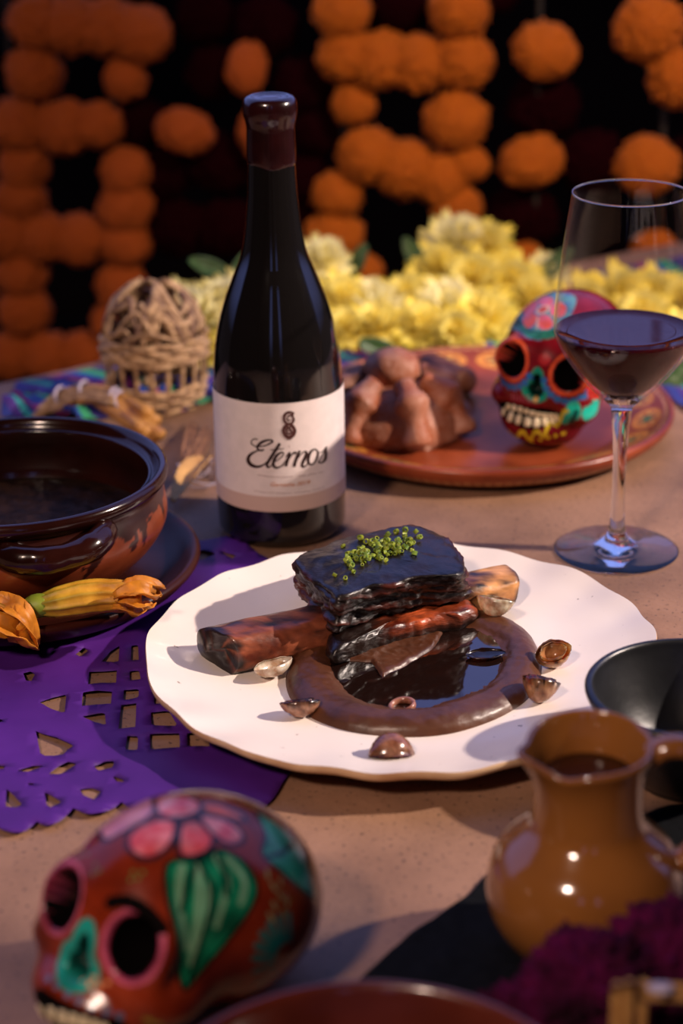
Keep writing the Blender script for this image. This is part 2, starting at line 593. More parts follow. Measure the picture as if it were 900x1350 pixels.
S = []
S.append(stroke([(188, 318), (165, 312), (140, 326), (135, 348), (155, 368), (190, 378), (245, 372), (292, 352), (316, 334), (300, 322), (262, 326), (218, 345), (190, 374), (190, 398), (215, 412), (245, 404)], [9, 8, 8, 9, 9, 8, 10, 12, 14, 12, 16, 20, 18, 14, 12, 10]))
S.append(stroke([(245, 404), (205, 408), (160, 425), (122, 452), (108, 488), (125, 525), (165, 546), (210, 545), (255, 520), (290, 480), (330, 420)], [8, 8, 14, 22, 26, 26, 22, 16, 10, 8, 7]))
S.append(stroke([(378, 350), (352, 392), (318, 445), (290, 490), (268, 530), (276, 552), (298, 545), (325, 515)], [20, 22, 22, 22, 20, 15, 10, 6]))
S.append(stroke([(296, 408), (350, 402), (412, 396)], [6, 8, 5]))
S.append(stroke([(325, 512), (370, 485), (402, 455), (408, 434), (390, 428), (355, 450), (330, 490), (322, 530), (340, 555), (375, 552), (410, 525), (440, 480)], [7, 7, 8, 9, 12, 20, 23, 22, 18, 10, 7, 6]))
S.append(stroke([(428, 470), (455, 432), (462, 436), (448, 480), (428, 545)], [6, 8, 14, 18, 20]))
S.append(stroke([(434, 530), (455, 485), (482, 445), (505, 428), (515, 440)], [6, 6, 8, 16, 14]))
S.append(stroke([(548, 412), (530, 450), (512, 500), (498, 548)], [14, 20, 20, 20]))
S.append(stroke([(504, 530), (530, 480), (560, 440), (590, 420), (604, 432), (590, 475), (568, 525), (574, 550), (600, 538), (625, 500)], [6, 6, 7, 10, 18, 20, 20, 16, 8, 6]))
S.append(stroke([(695, 408), (668, 402), (638, 425), (620, 470), (620, 512), (640, 532), (668, 518), (692, 475), (702, 430), (692, 408)], [8, 12, 18, 22, 20, 12, 10, 16, 16, 8]))
S.append(stroke([(690, 418), (715, 428), (740, 420), (772, 378)], [6, 6, 6, 6]))
S.append(stroke([(774, 378), (768, 410), (768, 450), (762, 485), (742, 510), (715, 515), (706, 500)], [9, 16, 20, 20, 12, 10, 14]))
S.append(stroke([(703, 505), (735, 455), (772, 385)], [5, 5, 5]))
v, f = join(S)
tag(mesh('brand_lettering', v, f, m_ink, lab), 'black script lettering reading Eternos')
KW = 1.75
S = []
S.append(stroke([(496, 104), (478, 90), (450, 88), (422, 106), (412, 140), (424, 172), (450, 186), (480, 178), (494, 152), (486, 124), (466, 112), (446, 124), (440, 146), (454, 160), (468, 148)], [10, 12, 13, 14, 12, 14, 13, 12, 14, 10, 9, 8, 8, 8, 6]))
S.append(stroke([(500, 90), (482, 104), (496, 112)], [5, 10, 5]))
S.append(stroke([(448, 186), (420, 212), (408, 246), (424, 282), (456, 300), (488, 282), (504, 246), (490, 212), (462, 186)], [16, 17, 16, 18, 18, 18, 16, 17, 16]))
S.append(stroke([(470, 215), (446, 220), (434, 246), (446, 268), (468, 266), (476, 246), (462, 236), (454, 250)], [9, 9, 10, 9, 9, 8, 8, 7]))
S.append(stroke([(430, 200), (460, 224), (486, 262), (470, 290)], [6, 7, 7, 6]))
S.append(stroke([(444, 298), (440, 322)], [7, 4]))
S.append(stroke([(456, 298), (457, 324)], [9, 3]))
S.append(stroke([(468, 296), (474, 320)], [7, 4]))
v, f = join(S)
tag(mesh('emblem', v, f, m_brown_ink, lab), 'brown scroll emblem')


KW = 1.1


def squiggle(x0, y0, x1, y1, bow=10, amp=5, wd=5):
    n = int(abs(x1 - x0) / 5)
    pts = []
    for i in range(n + 1):
        t = i / n
        pts.append((x0 + (x1 - x0) * t, y0 + (y1 - y0) * t + bow * 4 * t * (1 - t) + amp * random.uniform(-1, 1)))
    return stroke(pts, [wd, wd * 0.6, wd, wd * 0.5, wd], n=2)


v, f = join([squiggle(190, 618, 330, 636, 4), squiggle(342, 636, 488, 632, 2), squiggle(535, 628, 595, 622, 1), squiggle(612, 618, 690, 605, 1), squiggle(705, 600, 745, 590, 1),
             squiggle(160, 752, 330, 772, 4, 4, 4), squiggle(345, 772, 480, 772, 2, 4, 4), squiggle(500, 770, 640, 752, 2, 4, 4), squiggle(655, 748, 755, 722, 1, 4, 4), stroke([(456, 364), (457, 386)], [5, 5])])
mesh('fine_print', v, f, m_gray, lab)
tcu = bpy.data.curves.new('vintage_lettering', 'FONT')
tcu.body = 'Garnacha 2019'
tcu.size = 1.0
tcu.shear = 0.35
tob = bpy.data.objects.new('vintage_tmp', tcu)
COL.objects.link(tob)
bpy.context.view_layer.update()
tme = bpy.data.meshes.new_from_object(tob.evaluated_get(bpy.context.evaluated_depsgraph_get()))
tv = np.array([q.co[:] for q in tme.vertices])
tf = [tuple(p.vertices) for p in tme.polygons]
bpy.data.objects.remove(tob)
wd_ = tv[:, 0].max()
V = []
for q in tv:
    u = 290 + (q[0] / wd_) * 345
    vv = 712 - q[1] / 0.72 * 34 + 12 * (1 - ((u - 460) / 175) ** 2) - (u - 290) / 345 * 18
    a, z = cyl(310 + u / 6.43, 530 + vv / 6.43, LR + 0.0003)
    V.append((BX + (LR + 0.0003) * math.sin(a), BY - (LR + 0.0003) * math.cos(a), z))
tag(mesh('vintage_lettering', V, tf, m_orange_ink, lab, smooth=False), 'orange italic vintage line')

# ------------------------------------------------------------------ wine glass
m_glass = pmat('clear_glass', (1, 1, 1), rough=0.0, trans=1.0, ior=1.45)
GP = at(812, 722, 0.002)
gx_, gy_ = GP.x, GP.y
glass = empty('wine_glass', (gx_, gy_, 0), 'stemmed wine glass holding red wine, on table behind the white plate', 'glass')
m_thin = bpy.data.materials.new('thin_glass')
m_thin.use_nodes = True
n_, l_ = m_thin.node_tree.nodes, m_thin.node_tree.links
n_.remove(n_['Principled BSDF'])
g_ = n_.new('ShaderNodeBsdfGlossy'); g_.inputs['Roughness'].default_value = 0.0
t_ = n_.new('ShaderNodeBsdfTransparent'); t_.inputs[0].default_value = (0.985, 0.98, 0.98, 1)
fz = n_.new('ShaderNodeFresnel'); fz.inputs[0].default_value = 1.45
mxs = n_.new('ShaderNodeMixShader')
gm_ = n_.new('ShaderNodeNewGeometry'); mi_ = n_.new('ShaderNodeMath'); mi_.operation = 'MULTIPLY_ADD'  # index seen from either face of the pane
mi_.inputs[1].default_value = 1 / 1.30 - 1.30; mi_.inputs[2].default_value = 1.30
l_.new(gm_.outputs['Backfacing'], mi_.inputs[0]); l_.new(mi_.outputs[0], fz.inputs[0])
l_.new(fz.outputs[0], mxs.inputs[0]); l_.new(t_.outputs[0], mxs.inputs[1]); l_.new(g_.outputs[0], mxs.inputs[2])
l_.new(mxs.outputs[0], n_['Material Output'].inputs[0])
outer = [(0.0395, 0.0006), (0.0397, 0.0014), (0.036, 0.0024), (0.025, 0.0040), (0.014, 0.0060), (0.0075, 0.010), (0.0050, 0.018), (0.0042, 0.035), (0.0042, 0.060), (0.0050, 0.080), (0.0062, 0.094), (0.0075, 0.099), (0.0112, 0.1032)]
v, f = lathe([(0.0, 0.0006), (0.0388, 0.0006)] + [tuple(p) for p in catmull(outer, 4)] + [(0.0105, 0.1036), (0.0, 0.1036)], (gx_, gy_, 0), 96)
mesh('stem', v, f, m_glass, glass)
ob_ = [(0.0114, 0.1034), (0.022, 0.1135), (0.033, 0.127), (0.0400, 0.138), (0.0432, 0.146), (0.0441, 0.152), (0.0437, 0.162), (0.0420, 0.180), (0.0390, 0.205), (0.0350, 0.2340)]
ib_ = [(0.0343, 0.2340), (0.0382, 0.205), (0.0412, 0.180), (0.0428, 0.162), (0.0431, 0.1505)]
v, f = lathe([tuple(p) for p in catmull(ob_, 5)] + [(0.03498, 0.2343), (0.0349, 0.2348), (0.03465, 0.2350), (0.0344, 0.2348), (0.03432, 0.2343)] + [tuple(p) for p in catmull(ib_, 5)], (gx_, gy_, 0), 128)
mesh('bowl', v, f, m_thin, glass)
v, f = lathe([(0.0347 + 0.00055 * math.cos(a), 0.2352 + 0.00055 * math.sin(a)) for a in np.linspace(0, 2 * PI, 13)], (gx_, gy_, 0), 128)
mesh('rim', v, f, m_glass, glass)
m_wine = pmat('red_wine', (0.03, 0.001, 0.003), rough=0.0, trans=0.35, ior=1.36)
wi = [(0.0, 0.1049), (0.0105, 0.1066), (0.0208, 0.1153), (0.0318, 0.1282), (0.0388, 0.1386), (0.0420, 0.1459), (0.0428, 0.1495), (0.0424, 0.1491), (0.030, 0.1489), (0.0, 0.1489)]
v, f = lathe(wi, (gx_, gy_, 0), 96)
thing('red_wine', v, f, m_wine, 'dark red wine filling the lower bowl of the glass', 'wine', origin=(gx_, gy_, 0.1049))

# ------------------------------------------------------------------ terracotta platter
PLC = Vector((0.107, 1.413, 0))
PLR = 0.1425
m_platter = pmat('terracotta_glaze', (1, 1, 1), '#b09a8c', scale=18, rough=0.30, coat=0.0, spec=0.4, attr=True, bump=0.1, bscale=40)


def platter_color(V):
    d = V[:, :2] - np.array(PLC[:2])
    r = np.hypot(d[:, 0], d[:, 1]) / PLR
    a = np.arctan2(d[:, 1], d[:, 0])
    base = np.array(lin('#8e3f20'))
    C = np.tile(base, (len(V), 1))
    C[r < 0.72] = lin('#934425')
    k = (a / (2 * PI) * 16) % 1 - 0.5
    q = (r - 0.86) / 0.075
    rr = np.hypot(k / 0.42, q)
    ring = (np.abs(rr - 0.85) < 0.16) & (V[:, 2] > 0.004)
    C[ring] = lin('#d08a3a')
    dot = (rr < 0.3) & (V[:, 2] > 0.004)
    C[dot] = lin('#3c7a52')
    pet = (np.abs(rr - 0.5) < 0.12) & (np.sin(np.arctan2(q, k / 0.42) * 6) > 0) & (V[:, 2] > 0.004)
    C[pet] = lin('#d9b25a')
    ln = (np.abs(r - 0.955) < 0.006) | (np.abs(r - 0.765) < 0.004)
    dash = np.sin(a * 120) > -0.2
    C[ln & dash] = lin('#d7a070')
    return C


pp = [(0.0, 0.009), (0.3, 0.009), (0.55, 0.009), (0.7, 0.0092), (0.74, 0.0096), (0.77, 0.0105), (0.80, 0.0120), (0.82, 0.0130), (0.84, 0.0140), (0.86, 0.0150), (0.88, 0.0160), (0.90, 0.0170), (0.92, 0.0182), (0.945, 0.0196), (0.95, 0.0198), (0.955, 0.0200), (0.96, 0.0203), (0.975, 0.0215), (0.99, 0.0212),
      (1.0, 0.0195), (0.998, 0.017), (0.985, 0.013), (0.95, 0.0085), (0.88, 0.003), (0.80, 0.0), (0.0, 0.0)]
ppd = []
for i in range(len(pp) - 1):
    k = 3 if 0.7 <= pp[i][0] <= 0.97 and i < 18 else 1
    for j in range(k): ppd.append((pp[i][0] + (pp[i + 1][0] - pp[i][0]) * j / k, pp[i][1] + (pp[i + 1][1] - pp[i][1]) * j / k))
ppd.append(pp[-1])
v, f = lathe([(r * PLR, z) for r, z in ppd], PLC, 480)
v = np.array(v)
thing('serving_platter', v, f, m_platter, 'round terracotta platter with painted border under bread and maroon skull', 'platter', origin=tuple(PLC), color=platter_color(v))

# ------------------------------------------------------------------ skulls
def smin(a, b, k):
    h = np.clip(0.5 + 0.5 * (b - a) / k, 0, 1)
    return b * (1 - h) + a * h - k * h * (1 - h)


def ell(P, c, r):
    q = (P - np.array(c)) / np.array(r)
    l = np.linalg.norm(q, axis=1)
    return (l - 1) * min(r)


def skull_sdf(P, ex=2.05, ez=5.0, nz=3.15):
    d = ell(P, (0, -0.9, 6.0), (4.5, 5.9, 4.3))
    d = smin(d, ell(P, (0, 2.6, 3.9), (3.35, 2.55, 3.6)), 1.6)
    for s in (-1, 1): d = smin(d, ell(P, (s * 2.9, 3.0, 3.1), (1.0, 1.5, 0.8)), 0.9)
    d = smin(d, ell(P, (0, 3.0, 1.35), (2.75, 2.3, 1.5)), 0.9)
    d = smin(d, ell(P, (0, 4.0, 1.7), (2.1, 1.35, 1.05)), 0.7)
    for s in (-1, 1): d = smin(d, ell(P, (s * ex, 4.35, ez), (1.5, 0.75, 1.6)), 0.5)
    for s in (-1, 1): d = -smin(-d, ell(P, (s * ex, 5.6, ez), (1.12, 1.9, 1.28)), 0.22)
    nose = smin(ell(P, (0, 6.0, nz), (0.72, 1.6, 0.62)), ell(P, (0, 6.0, nz + 0.65), (0.36, 1.6, 0.75)), 0.3)
    d = -smin(-d, nose, 0.18)
    d = np.maximum(d, -(P[:, 2] - 0.0))
    return d


def star(sdf, c, sub, rmax=9.0):
    D, F = ico(sub)
    c = np.array(c)
    t = np.full(len(D), rmax)
    step = 0.12
    act = np.ones(len(D), bool)
    while act.any():
        idx = np.where(act)[0]
        d = sdf(c + D[idx] * t[idx, None])
        t[idx] -= np.where(d > 0, np.clip(d * 0.5, 0.02, step), 0)
        act[idx[d <= 0]] = False
        act &= t > 0.4
    lo, hi = t.copy(), t + step
    for _ in range(12):
        m = (lo + hi) / 2
        d = sdf(c + D * m[:, None])
        lo = np.where(d <= 0, m, lo)
        hi = np.where(d <= 0, hi, m)
    return c + D * lo[:, None], F


class Painted:
    def __init__(s, V, F, base):
        s.V, s.F = V, F
        s.N = normals(V, F)
        s.bvh = BVHTree.FromPolygons([Vector(v) for v in V], F)
        s.C = np.tile(np.array(lin(base)), (len(V), 1))

    def hit(s, px, py, cen=None):
        for k in range(25):
            q = (px, py) if cen is None else (px + (cen[0] - px) * k / 25, py + (cen[1] - py) * k / 25)
            h = s.bvh.ray_cast(Vector(CO), Vector(ray(*q)))
            if h[0] is not None: return np.array(h[0]), np.array(h[1])
        return None

    def poly(s, pts, col, n=4, depth=0.02, col2=None, ns=300):
        pts = catmull(pts, n, True) if n else pts
        cen = np.mean(pts, axis=0)
        H = [s.hit(p[0], p[1], cen) for p in pts]
        H = [h for h in H if h]
        if len(H) < 3: return
        Q = np.array([h[0] for h in H])
        nn = np.mean([h[1] for h in H], axis=0)
        nn /= np.linalg.norm(nn)
        c = Q.mean(0)
        u = np.cross(nn, [0, 0, 1.0]); u /= np.linalg.norm(u)
        v = np.cross(nn, u)
        P2 = np.stack([(s.V - c) @ u, (s.V - c) @ v], 1)
        q2 = np.stack([(Q - c) @ u, (Q - c) @ v], 1)
        m = in_poly(P2, [tuple(x) for x in q2]) & (np.abs((s.V - c) @ nn) < depth) & (s.N @ nn > -0.1)
        idx = np.where(m)[0]
        if col2 is None: s.C[idx] = lin(col)
        else:
            t = np.clip(0.5 + 1.4 * fnoise(s.V[idx], ns, 2, 2), 0, 1)[:, None]
            s.C[idx] = np.array(lin(col)) * (1 - t) + np.array(lin(col2)) * t
        return m

    def line(s, pts, wd, col, n=4, closed=False):
        pts = catmull(pts, n, closed) if n else [np.array(p, float) for p in pts]
        if closed: pts.append(pts[0])
        cen = np.mean(pts, axis=0)
        H = [s.hit(p[0], p[1], cen) for p in pts]
        Q = np.array([h[0] for h in H if h])
        if len(Q) < 2: return
        lo, hi = Q.min(0) - wd * 2, Q.max(0) + wd * 2
        idx = np.where(((s.V > lo) & (s.V < hi)).all(1))[0]
        d = np.full(len(idx), 9.0)
        X = s.V[idx]
        for a, b in zip(Q[:-1], Q[1:]):
            ab = b - a
            t = np.clip(((X - a) @ ab) / max(ab @ ab, 1e-12), 0, 1)
            d = np.minimum(d, np.linalg.norm(X - a - t[:, None] * ab, axis=1))
        s.C[idx[d < wd / 2]] = lin(col)

    def dot(s, px, py, rad, col):
        h = s.hit(px, py)
        if h: s.C[np.linalg.norm(s.V - h[0], axis=1) < rad] = lin(col)


def place(P, scale, rot, xy, zbase):
    M3 = np.array(Euler(rot, 'XYZ').to_matrix())
    Wp = (P / 100 * scale) @ M3.T
    Wp[:, 2] += zbase - Wp[:, 2].min()
    Wp[:, 0] += xy[0]
    Wp[:, 1] += xy[1]
    return Wp


def skull(name, sub, scale, rot, xy, zbase, base, label, prm=(2.05, 5.0, 3.15)):
    P, F = star(lambda q: skull_sdf(q, *prm), (0, 0.6, 4.6), sub)
    Wv = place(P, scale, rot, xy, zbase)
    pt = Painted(Wv, F, base)
    pt.L = P
    pt.prm = prm
    return pt


def ring_mask(pt, s, r0, r1, rx=1.12, rz=1.28):
    cx_, cz = pt.prm[:2]
    q = np.hypot((pt.L[:, 0] - s * cx_) / rx, (pt.L[:, 2] - cz) / rz)
    return (q > r0) & (q < r1) & (pt.L[:, 1] > 1.5)


def finish_skull(name, pt, mat, label, root_xy, zbase, teeth, tooth_mat, tsize):
    t = empty(name, (root_xy[0], root_xy[1], zbase), label, 'skull')
    mesh('skull_body', pt.V, pt.F, mat, t, color=pt.C)
    for row in teeth:
        for (px, py, wpx, hpx) in row:
            h = pt.hit(px, py)
            if not h: continue
            p, nn = h
            dist = np.linalg.norm(p - CO)
            hw, hh, th = wpx / 2 * dist / FPX, hpx / 2 * dist / FPX, tsize
            up = np.array([0, 0, 1.0]) - nn * nn[2]
            up /= np.linalg.norm(up)
            sd = np.cross(up, nn)
            V = []
            for lay, ins in ((-th, 1.0), (th * 0.5, 1.0), (th, 0.72)):
                for (a, b) in ((-1, -0.6), (-0.7, -1), (0.7, -1), (1, -0.6), (1, 0.6), (0.7, 1), (-0.7, 1), (-1, 0.6)):
                    V.append(p + nn * lay + sd * a * hw * ins + up * b * hh * ins)
            F = [(l * 8 + k, l * 8 + (k + 1) % 8, (l + 1) * 8 + (k + 1) % 8, (l + 1) * 8 + k) for l in (0, 1) for k in range(8)] + [tuple(range(16, 24))]
            mesh('tooth', V, F, tooth_mat, t, smooth=True)
    return t


m_skull = pmat('painted_ceramic', (1, 1, 1), '#b9aca6', scale=45, rough=0.20, coat=0.0, attr=True, bump=0.05, bscale=60)
mn_, ml_ = m_skull.node_tree.nodes, m_skull.node_tree.links
bwn = mn_.new('ShaderNodeRGBToBW'); mrn = mn_.new('ShaderNodeMapRange')
vcn = [q for q in mn_ if q.bl_idname == 'ShaderNodeVertexColor'][0]
ml_.new(vcn.outputs[0], bwn.inputs[0]); ml_.new(bwn.outputs[0], mrn.inputs[0])
mrn.inputs[1].default_value = 0.002; mrn.inputs[2].default_value = 0.008; mrn.inputs[3].default_value = 0.9; mrn.inputs[4].default_value = 0.18
ml_.new(mrn.outputs[0], mn_['Principled BSDF'].inputs['Roughness'])
mrs = mn_.new('ShaderNodeMapRange'); ml_.new(bwn.outputs[0], mrs.inputs[0])
mrs.inputs[1].default_value = 0.002; mrs.inputs[2].default_value = 0.008; mrs.inputs[3].default_value = 0.05; mrs.inputs[4].default_value = 0.4
ml_.new(mrs.outputs[0], mn_['Principled BSDF'].inputs['Specular IOR Level'])
mrc = mn_.new('ShaderNodeMapRange'); ml_.new(bwn.outputs[0], mrc.inputs[0])
mrc.inputs[1].default_value = 0.002; mrc.inputs[2].default_value = 0.008; mrc.inputs[3].default_value = 0.0; mrc.inputs[4].default_value = 0.05
ml_.new(mrc.outputs[0], mn_['Principled BSDF'].inputs['Coat Weight'])
m_tooth = pmat('tooth_paint', '#d9c9a6', '#c8b48c', scale=200, rough=0.3)

# foreground skull
FS = skull('f', 8, 1.03, (R(27), R(-6), R(137.7)), (-0.0905, 0.694), 0.0, '#7c2a14', '')
FS.C[:] = lin('#7e2913')
tq = np.clip(0.5 + 1.5 * fnoise(FS.V, 45, 5, 2), 0, 1)[:, None]
FS.C = FS.C * (1 - 0.35 * tq) + np.array(lin('#a33a1c')) * 0.35 * tq
ck = np.exp(-(((FS.L - np.array([-2.4, 4.0, 3.0])) ** 2).sum(1)) / 1.6)[:, None]
FS.C = FS.C * (1 - 0.6 * ck) + np.array(lin('#c8502a')) * 0.6 * ck
for s in (-1, 1):
    FS.C[ring_mask(FS, s, 0.0, 1.19)] = lin('#c9607c')
    FS.C[ring_mask(FS, s, 0.0, 1.08)] = lin('#a8405e')
    FS.C[ring_mask(FS, s, 0.0, 0.98)] = lin('#040202')
nx = np.minimum(np.hypot(FS.L[:, 0] / 0.72, (FS.L[:, 2] - 3.15) / 0.62), np.hypot(FS.L[:, 0] / 0.42, (FS.L[:, 2] - 3.8) / 0.85))
FS.C[(nx < 1.6) & (FS.L[:, 1] > 2)] = lin('#1f9a8c')
FS.C[(nx < 0.85) & (FS.L[:, 1] > 2)] = lin('#0b3f38')
# flower on the crown
PK = [([(131, 1098), (140, 1075), (165, 1058), (200, 1052), (205, 1066), (190, 1082), (160, 1098), (140, 1108)], '#e09aa8', '#d98aa8'),
      ([(168, 1105), (185, 1088), (215, 1080), (232, 1085), (228, 1108), (212, 1126), (190, 1132), (172, 1122)], '#d8525a', '#e88890'),
      ([(238, 1088), (255, 1082), (272, 1090), (282, 1108), (272, 1124), (252, 1130), (236, 1124)], '#e07a82', '#d8525a'),
      ([(262, 1075), (290, 1078), (312, 1090), (322, 1104), (312, 1114), (292, 1110), (276, 1096)], '#e09aa8', '#cc5a70'),
      ([(262, 1060), (290, 1062), (318, 1074), (322, 1082), (300, 1078), (272, 1070)], '#d8603c', '#e07a60'),
      ([(205, 1054), (230, 1048), (258, 1054), (266, 1066), (250, 1076), (222, 1078), (206, 1070)], '#e8a8b0', '#d8525a')]
for p, a, b in PK:
    FS.poly(p, a, col2=b, ns=160)
    FS.line(p, 0.0022, '#16202e', closed=True)
leaf = [(218, 1150), (228, 1134), (262, 1134), (290, 1120), (320, 1135), (338, 1165), (332, 1195), (300, 1240), (262, 1285), (244, 1304), (236, 1280), (232, 1230), (222, 1190)]
FS.poly(leaf, '#0f6b4c', col2='#1a8a60', ns=120)
for a, b, c_ in (((240, 1142), (236, 1180), (246, 1250)), ((262, 1140), (262, 1190), (252, 1270)), ((285, 1130), (300, 1165), (285, 1220)), ((300, 1132), (322, 1160), (318, 1190)), ((276, 1160), (272, 1210), (262, 1250))):
    FS.line([a, b, c_], 0.0028, '#7fb48c')
for a, b, c_ in (((262, 1134), (280, 1185), (250, 1290)), ((240, 1200), (250, 1160), (256, 1142)), ((300, 1180), (296, 1150), (288, 1130))):
    FS.line([a, b, c_], 0.0022, '#0a1c18')
FS.line(leaf, 0.0018, '#0a1c18', closed=True)
leaf2 = [(338, 1072), (356, 1080), (382, 1102), (402, 1130), (414, 1168), (414, 1184), (396, 1172), (366, 1145), (346, 1126), (350, 1100)]
FS.poly(leaf2, '#1a8a68', col2='#4fb494', ns=120)
FS.line([(350, 1130), (372, 1124), (386, 1112)], 0.0020, '#0a1c18')
FS.line(leaf2, 0.0018, '#0a1c18', closed=True)
FS.line([(146, 1190), (166, 1188), (192, 1200), (214, 1224)], 0.0052, '#0b0605')
# teal daisy on the side
for k in range(13):
    a = R(95 + k * 16)
    x0, y0 = 385 + math.cos(a) * 24, 1268 - math.sin(a) * 30
    x1, y1 = 385 + math.cos(a) * 50, 1268 - math.sin(a) * 62
    if x1 < 412: FS.line([(x0, y0), (x1, y1)], 0.0032, '#1c6e68', n=3)
for x, y, a in ((352, 1148, 20), (358, 1165, -20), (370, 1158, 30), (368, 1178, -25), (380, 1185, 40), (360, 1190, 0), (374, 1200, 20), (354, 1205, -30)):
    FS.line([(x, y), (x + 7 * math.cos(R(a + 60)), y + 9)], 0.0014, '#8a9a6a', n=2)
for x, y in ((125, 1140), (131, 1148), (122, 1152), (176, 1150), (182, 1158), (172, 1160), (188, 1150), (108, 1120), (114, 1126), (104, 1128)): FS.dot(x, y, 0.0009, '#5c7a3c')
for x, y in ((64, 1290), (75, 1300), (89, 1311), (104, 1319), (121, 1327), (141, 1333), (158, 1340)): FS.dot(x, y, 0.0016, '#5c7a9c')
for x, y in ((124, 1290), (131, 1300), (118, 1298), (108, 1292), (142, 1296)): FS.dot(x, y, 0.0012, '#e89a6a')
for k in range(9): FS.line([(100 + k * 4, 1185 + k * 3), (108 + k * 3, 1176 + k * 4)], 0.0005, '#2c0e08', n=2)
band = [(30, 1322), (52, 1303), (80, 1318), (118, 1334), (160, 1345), (170, 1362), (120, 1372), (60, 1368), (30, 1352)]
FS.poly(band, '#0b0605')
for x, y in ((195, 1345), (208, 1350), (286, 1338), (292, 1330), (276, 1340)): FS.dot(x, y, 0.0022, '#b9a53a')
teeth = [[(44, 1330, 12, 20), (55, 1334, 13, 21), (68, 1338, 13, 21), (82, 1342, 13, 20), (96, 1346, 13, 19), (110, 1349, 12, 18), (124, 1353, 12, 16), (137, 1356, 11, 14)],
         [(46, 1354, 12, 18), (60, 1360, 13, 18), (75, 1364, 13, 18), (90, 1367, 13, 17)]]
finish_skull('painted_skull', FS, m_skull, 'large brown painted skull with pink flower and green leaves, in the foreground', (-0.0905, 0.700), 0.0, teeth, m_tooth, 0.0007)

# maroon skull on the platter
BS = skull('b', 7, 0.99, (R(0), R(-7), R(153)), (0.157, 1.385), 0.0095, '#6a0f1a', '', (2.2, 6.3, 4.6))
BS.C[:] = lin('#74101c')
for s in (-1, 1):
    BS.C[ring_mask(BS, s, 0, 1.26)] = lin('#e05a34')
    BS.C[ring_mask(BS, s, 0, 1.06)] = lin('#b8362c')
    BS.C[ring_mask(BS, s, 0, 1.0)] = lin('#040202')
nx = np.minimum(np.hypot(BS.L[:, 0] / 0.72, (BS.L[:, 2] - 4.6) / 0.62), np.hypot(BS.L[:, 0] / 0.42, (BS.L[:, 2] - 5.25) / 0.85))
BS.C[(nx < 1.4) & (BS.L[:, 1] > 2)] = lin('#129a80')
BS.C[(nx < 0.8) & (BS.L[:, 1] > 2)] = lin('#03211c')
for s in (-1, 1):
    for k in range(9):
        a = R(200 + k * 17.5)
        c = np.array([s * 2.2 + 1.12 * 1.55 * math.cos(a), 6.3 + 1.28 * 1.58 * math.sin(a)])
        m = (np.hypot(BS.L[:, 0] - c[0], BS.L[:, 2] - c[1]) < 0.27) & (BS.L[:, 1] > 1.5)
        BS.C[m] = lin('#2a70b8')
cz = lambda u, v: (635 + u / 5.294, 370 + v / 5.294)
BS.poly([cz(*q) for q in ((150, 340), (180, 240), (260, 140), (380, 90), (520, 80), (650, 110), (640, 200), (560, 330), (480, 400), (340, 410), (250, 350))], '#4a78a8', col2='#5c9aa0', ns=120)
BS.poly([cz(*q) for q in ((240, 320), (250, 270), (300, 300), (340, 345), (480, 345), (600, 300), (610, 330), (500, 400), (350, 405), (280, 365))], '#1c4c46', col2='#2f7a68', ns=200)
for q in (((290, 200), (330, 150), (390, 150), (370, 210), (310, 250)), ((290, 250), (360, 230), (385, 260), (350, 320), (300, 320)), ((400, 250), (460, 240), (500, 290), (470, 335), (400, 330)), ((480, 190), (540, 150), (590, 190), (560, 250), (490, 240)), ((390, 140), (440, 110), (500, 130), (480, 180), (410, 170))):
    BS.poly([cz(*p) for p in q], '#e8604a', col2='#e87090', ns=120)
BS.dot(*cz(425, 200), 0.0052, '#e8c0b0')
BS.dot(*cz(425, 200), 0.0034, '#c8401e')
BS.line([cz(390, 260), cz(385, 330)], 0.0016, '#e8c0b0', n=2)
BS.poly([cz(*q) for q in ((120, 850), (200, 850), (320, 880), (440, 890), (530, 915), (550, 950), (520, 1000), (430, 1030), (340, 1040), (230, 1010), (150, 950))], '#0a0405')
for a, b in (((590, 960), (640, 890)), ((740, 930), (800, 850))):
    BS.line([cz(*a), cz((a[0] + b[0]) / 2 + 20, (a[1] + b[1]) / 2 + 10), cz(*b)], 0.0105, '#1fae98', n=3)
BS.line([cz(625, 990), cz(660, 920)], 0.0040, '#0c4a44', n=3)
wv = [cz(110 + 18 * k, 1080 + 32 * math.sin(k * 1.15) + (0 if k < 16 else -(k - 16) * 14)) for k in range(28)]
BS.line(wv, 0.0024, '#d8c42a', n=2)
for k in range(9): BS.dot(*cz(130 + 55 * k, 1125 - max(0, k - 4) * 14), 0.0016, '#d8c42a')
for k in range(8): BS.line([cz(215 + k * 22, 790 + k * 3), cz(212 + k * 22, 835 + k * 3)], 0.0008, '#b05a70', n=2)
BS.dot(*cz(375, 830), 0.002, '#e0b06a')
BS.dot(*cz(435, 550), 0.0045, '#a82028')
BS.poly([cz(*q) for q in ((740, 720), (790, 740), (830, 790), (800, 830), (740, 810))], '#c82c24')
for s in (-1, 1):
    e_ = np.linalg.norm((BS.L - np.array([s * 2.2, 5.6, 6.3])) / np.array([1.12, 1.9, 1.28]), axis=1)
    BS.C[(np.abs(e_ - 1) < 0.12) & (BS.L[:, 1] < 4.75)] = lin('#040202')
    BS.C[ring_mask(BS, s, 0, 1.0)] = lin('#040202')
up_ = [(cz(185, 880), 7, 8), (cz(225, 888), 7, 8), (cz(268, 900), 7, 8), (cz(310, 912), 7, 7), (cz(352, 925), 8, 7), (cz(395, 935), 8, 7), (cz(438, 940), 8, 7), (cz(480, 942), 7, 7), (cz(515, 942), 5, 6)]
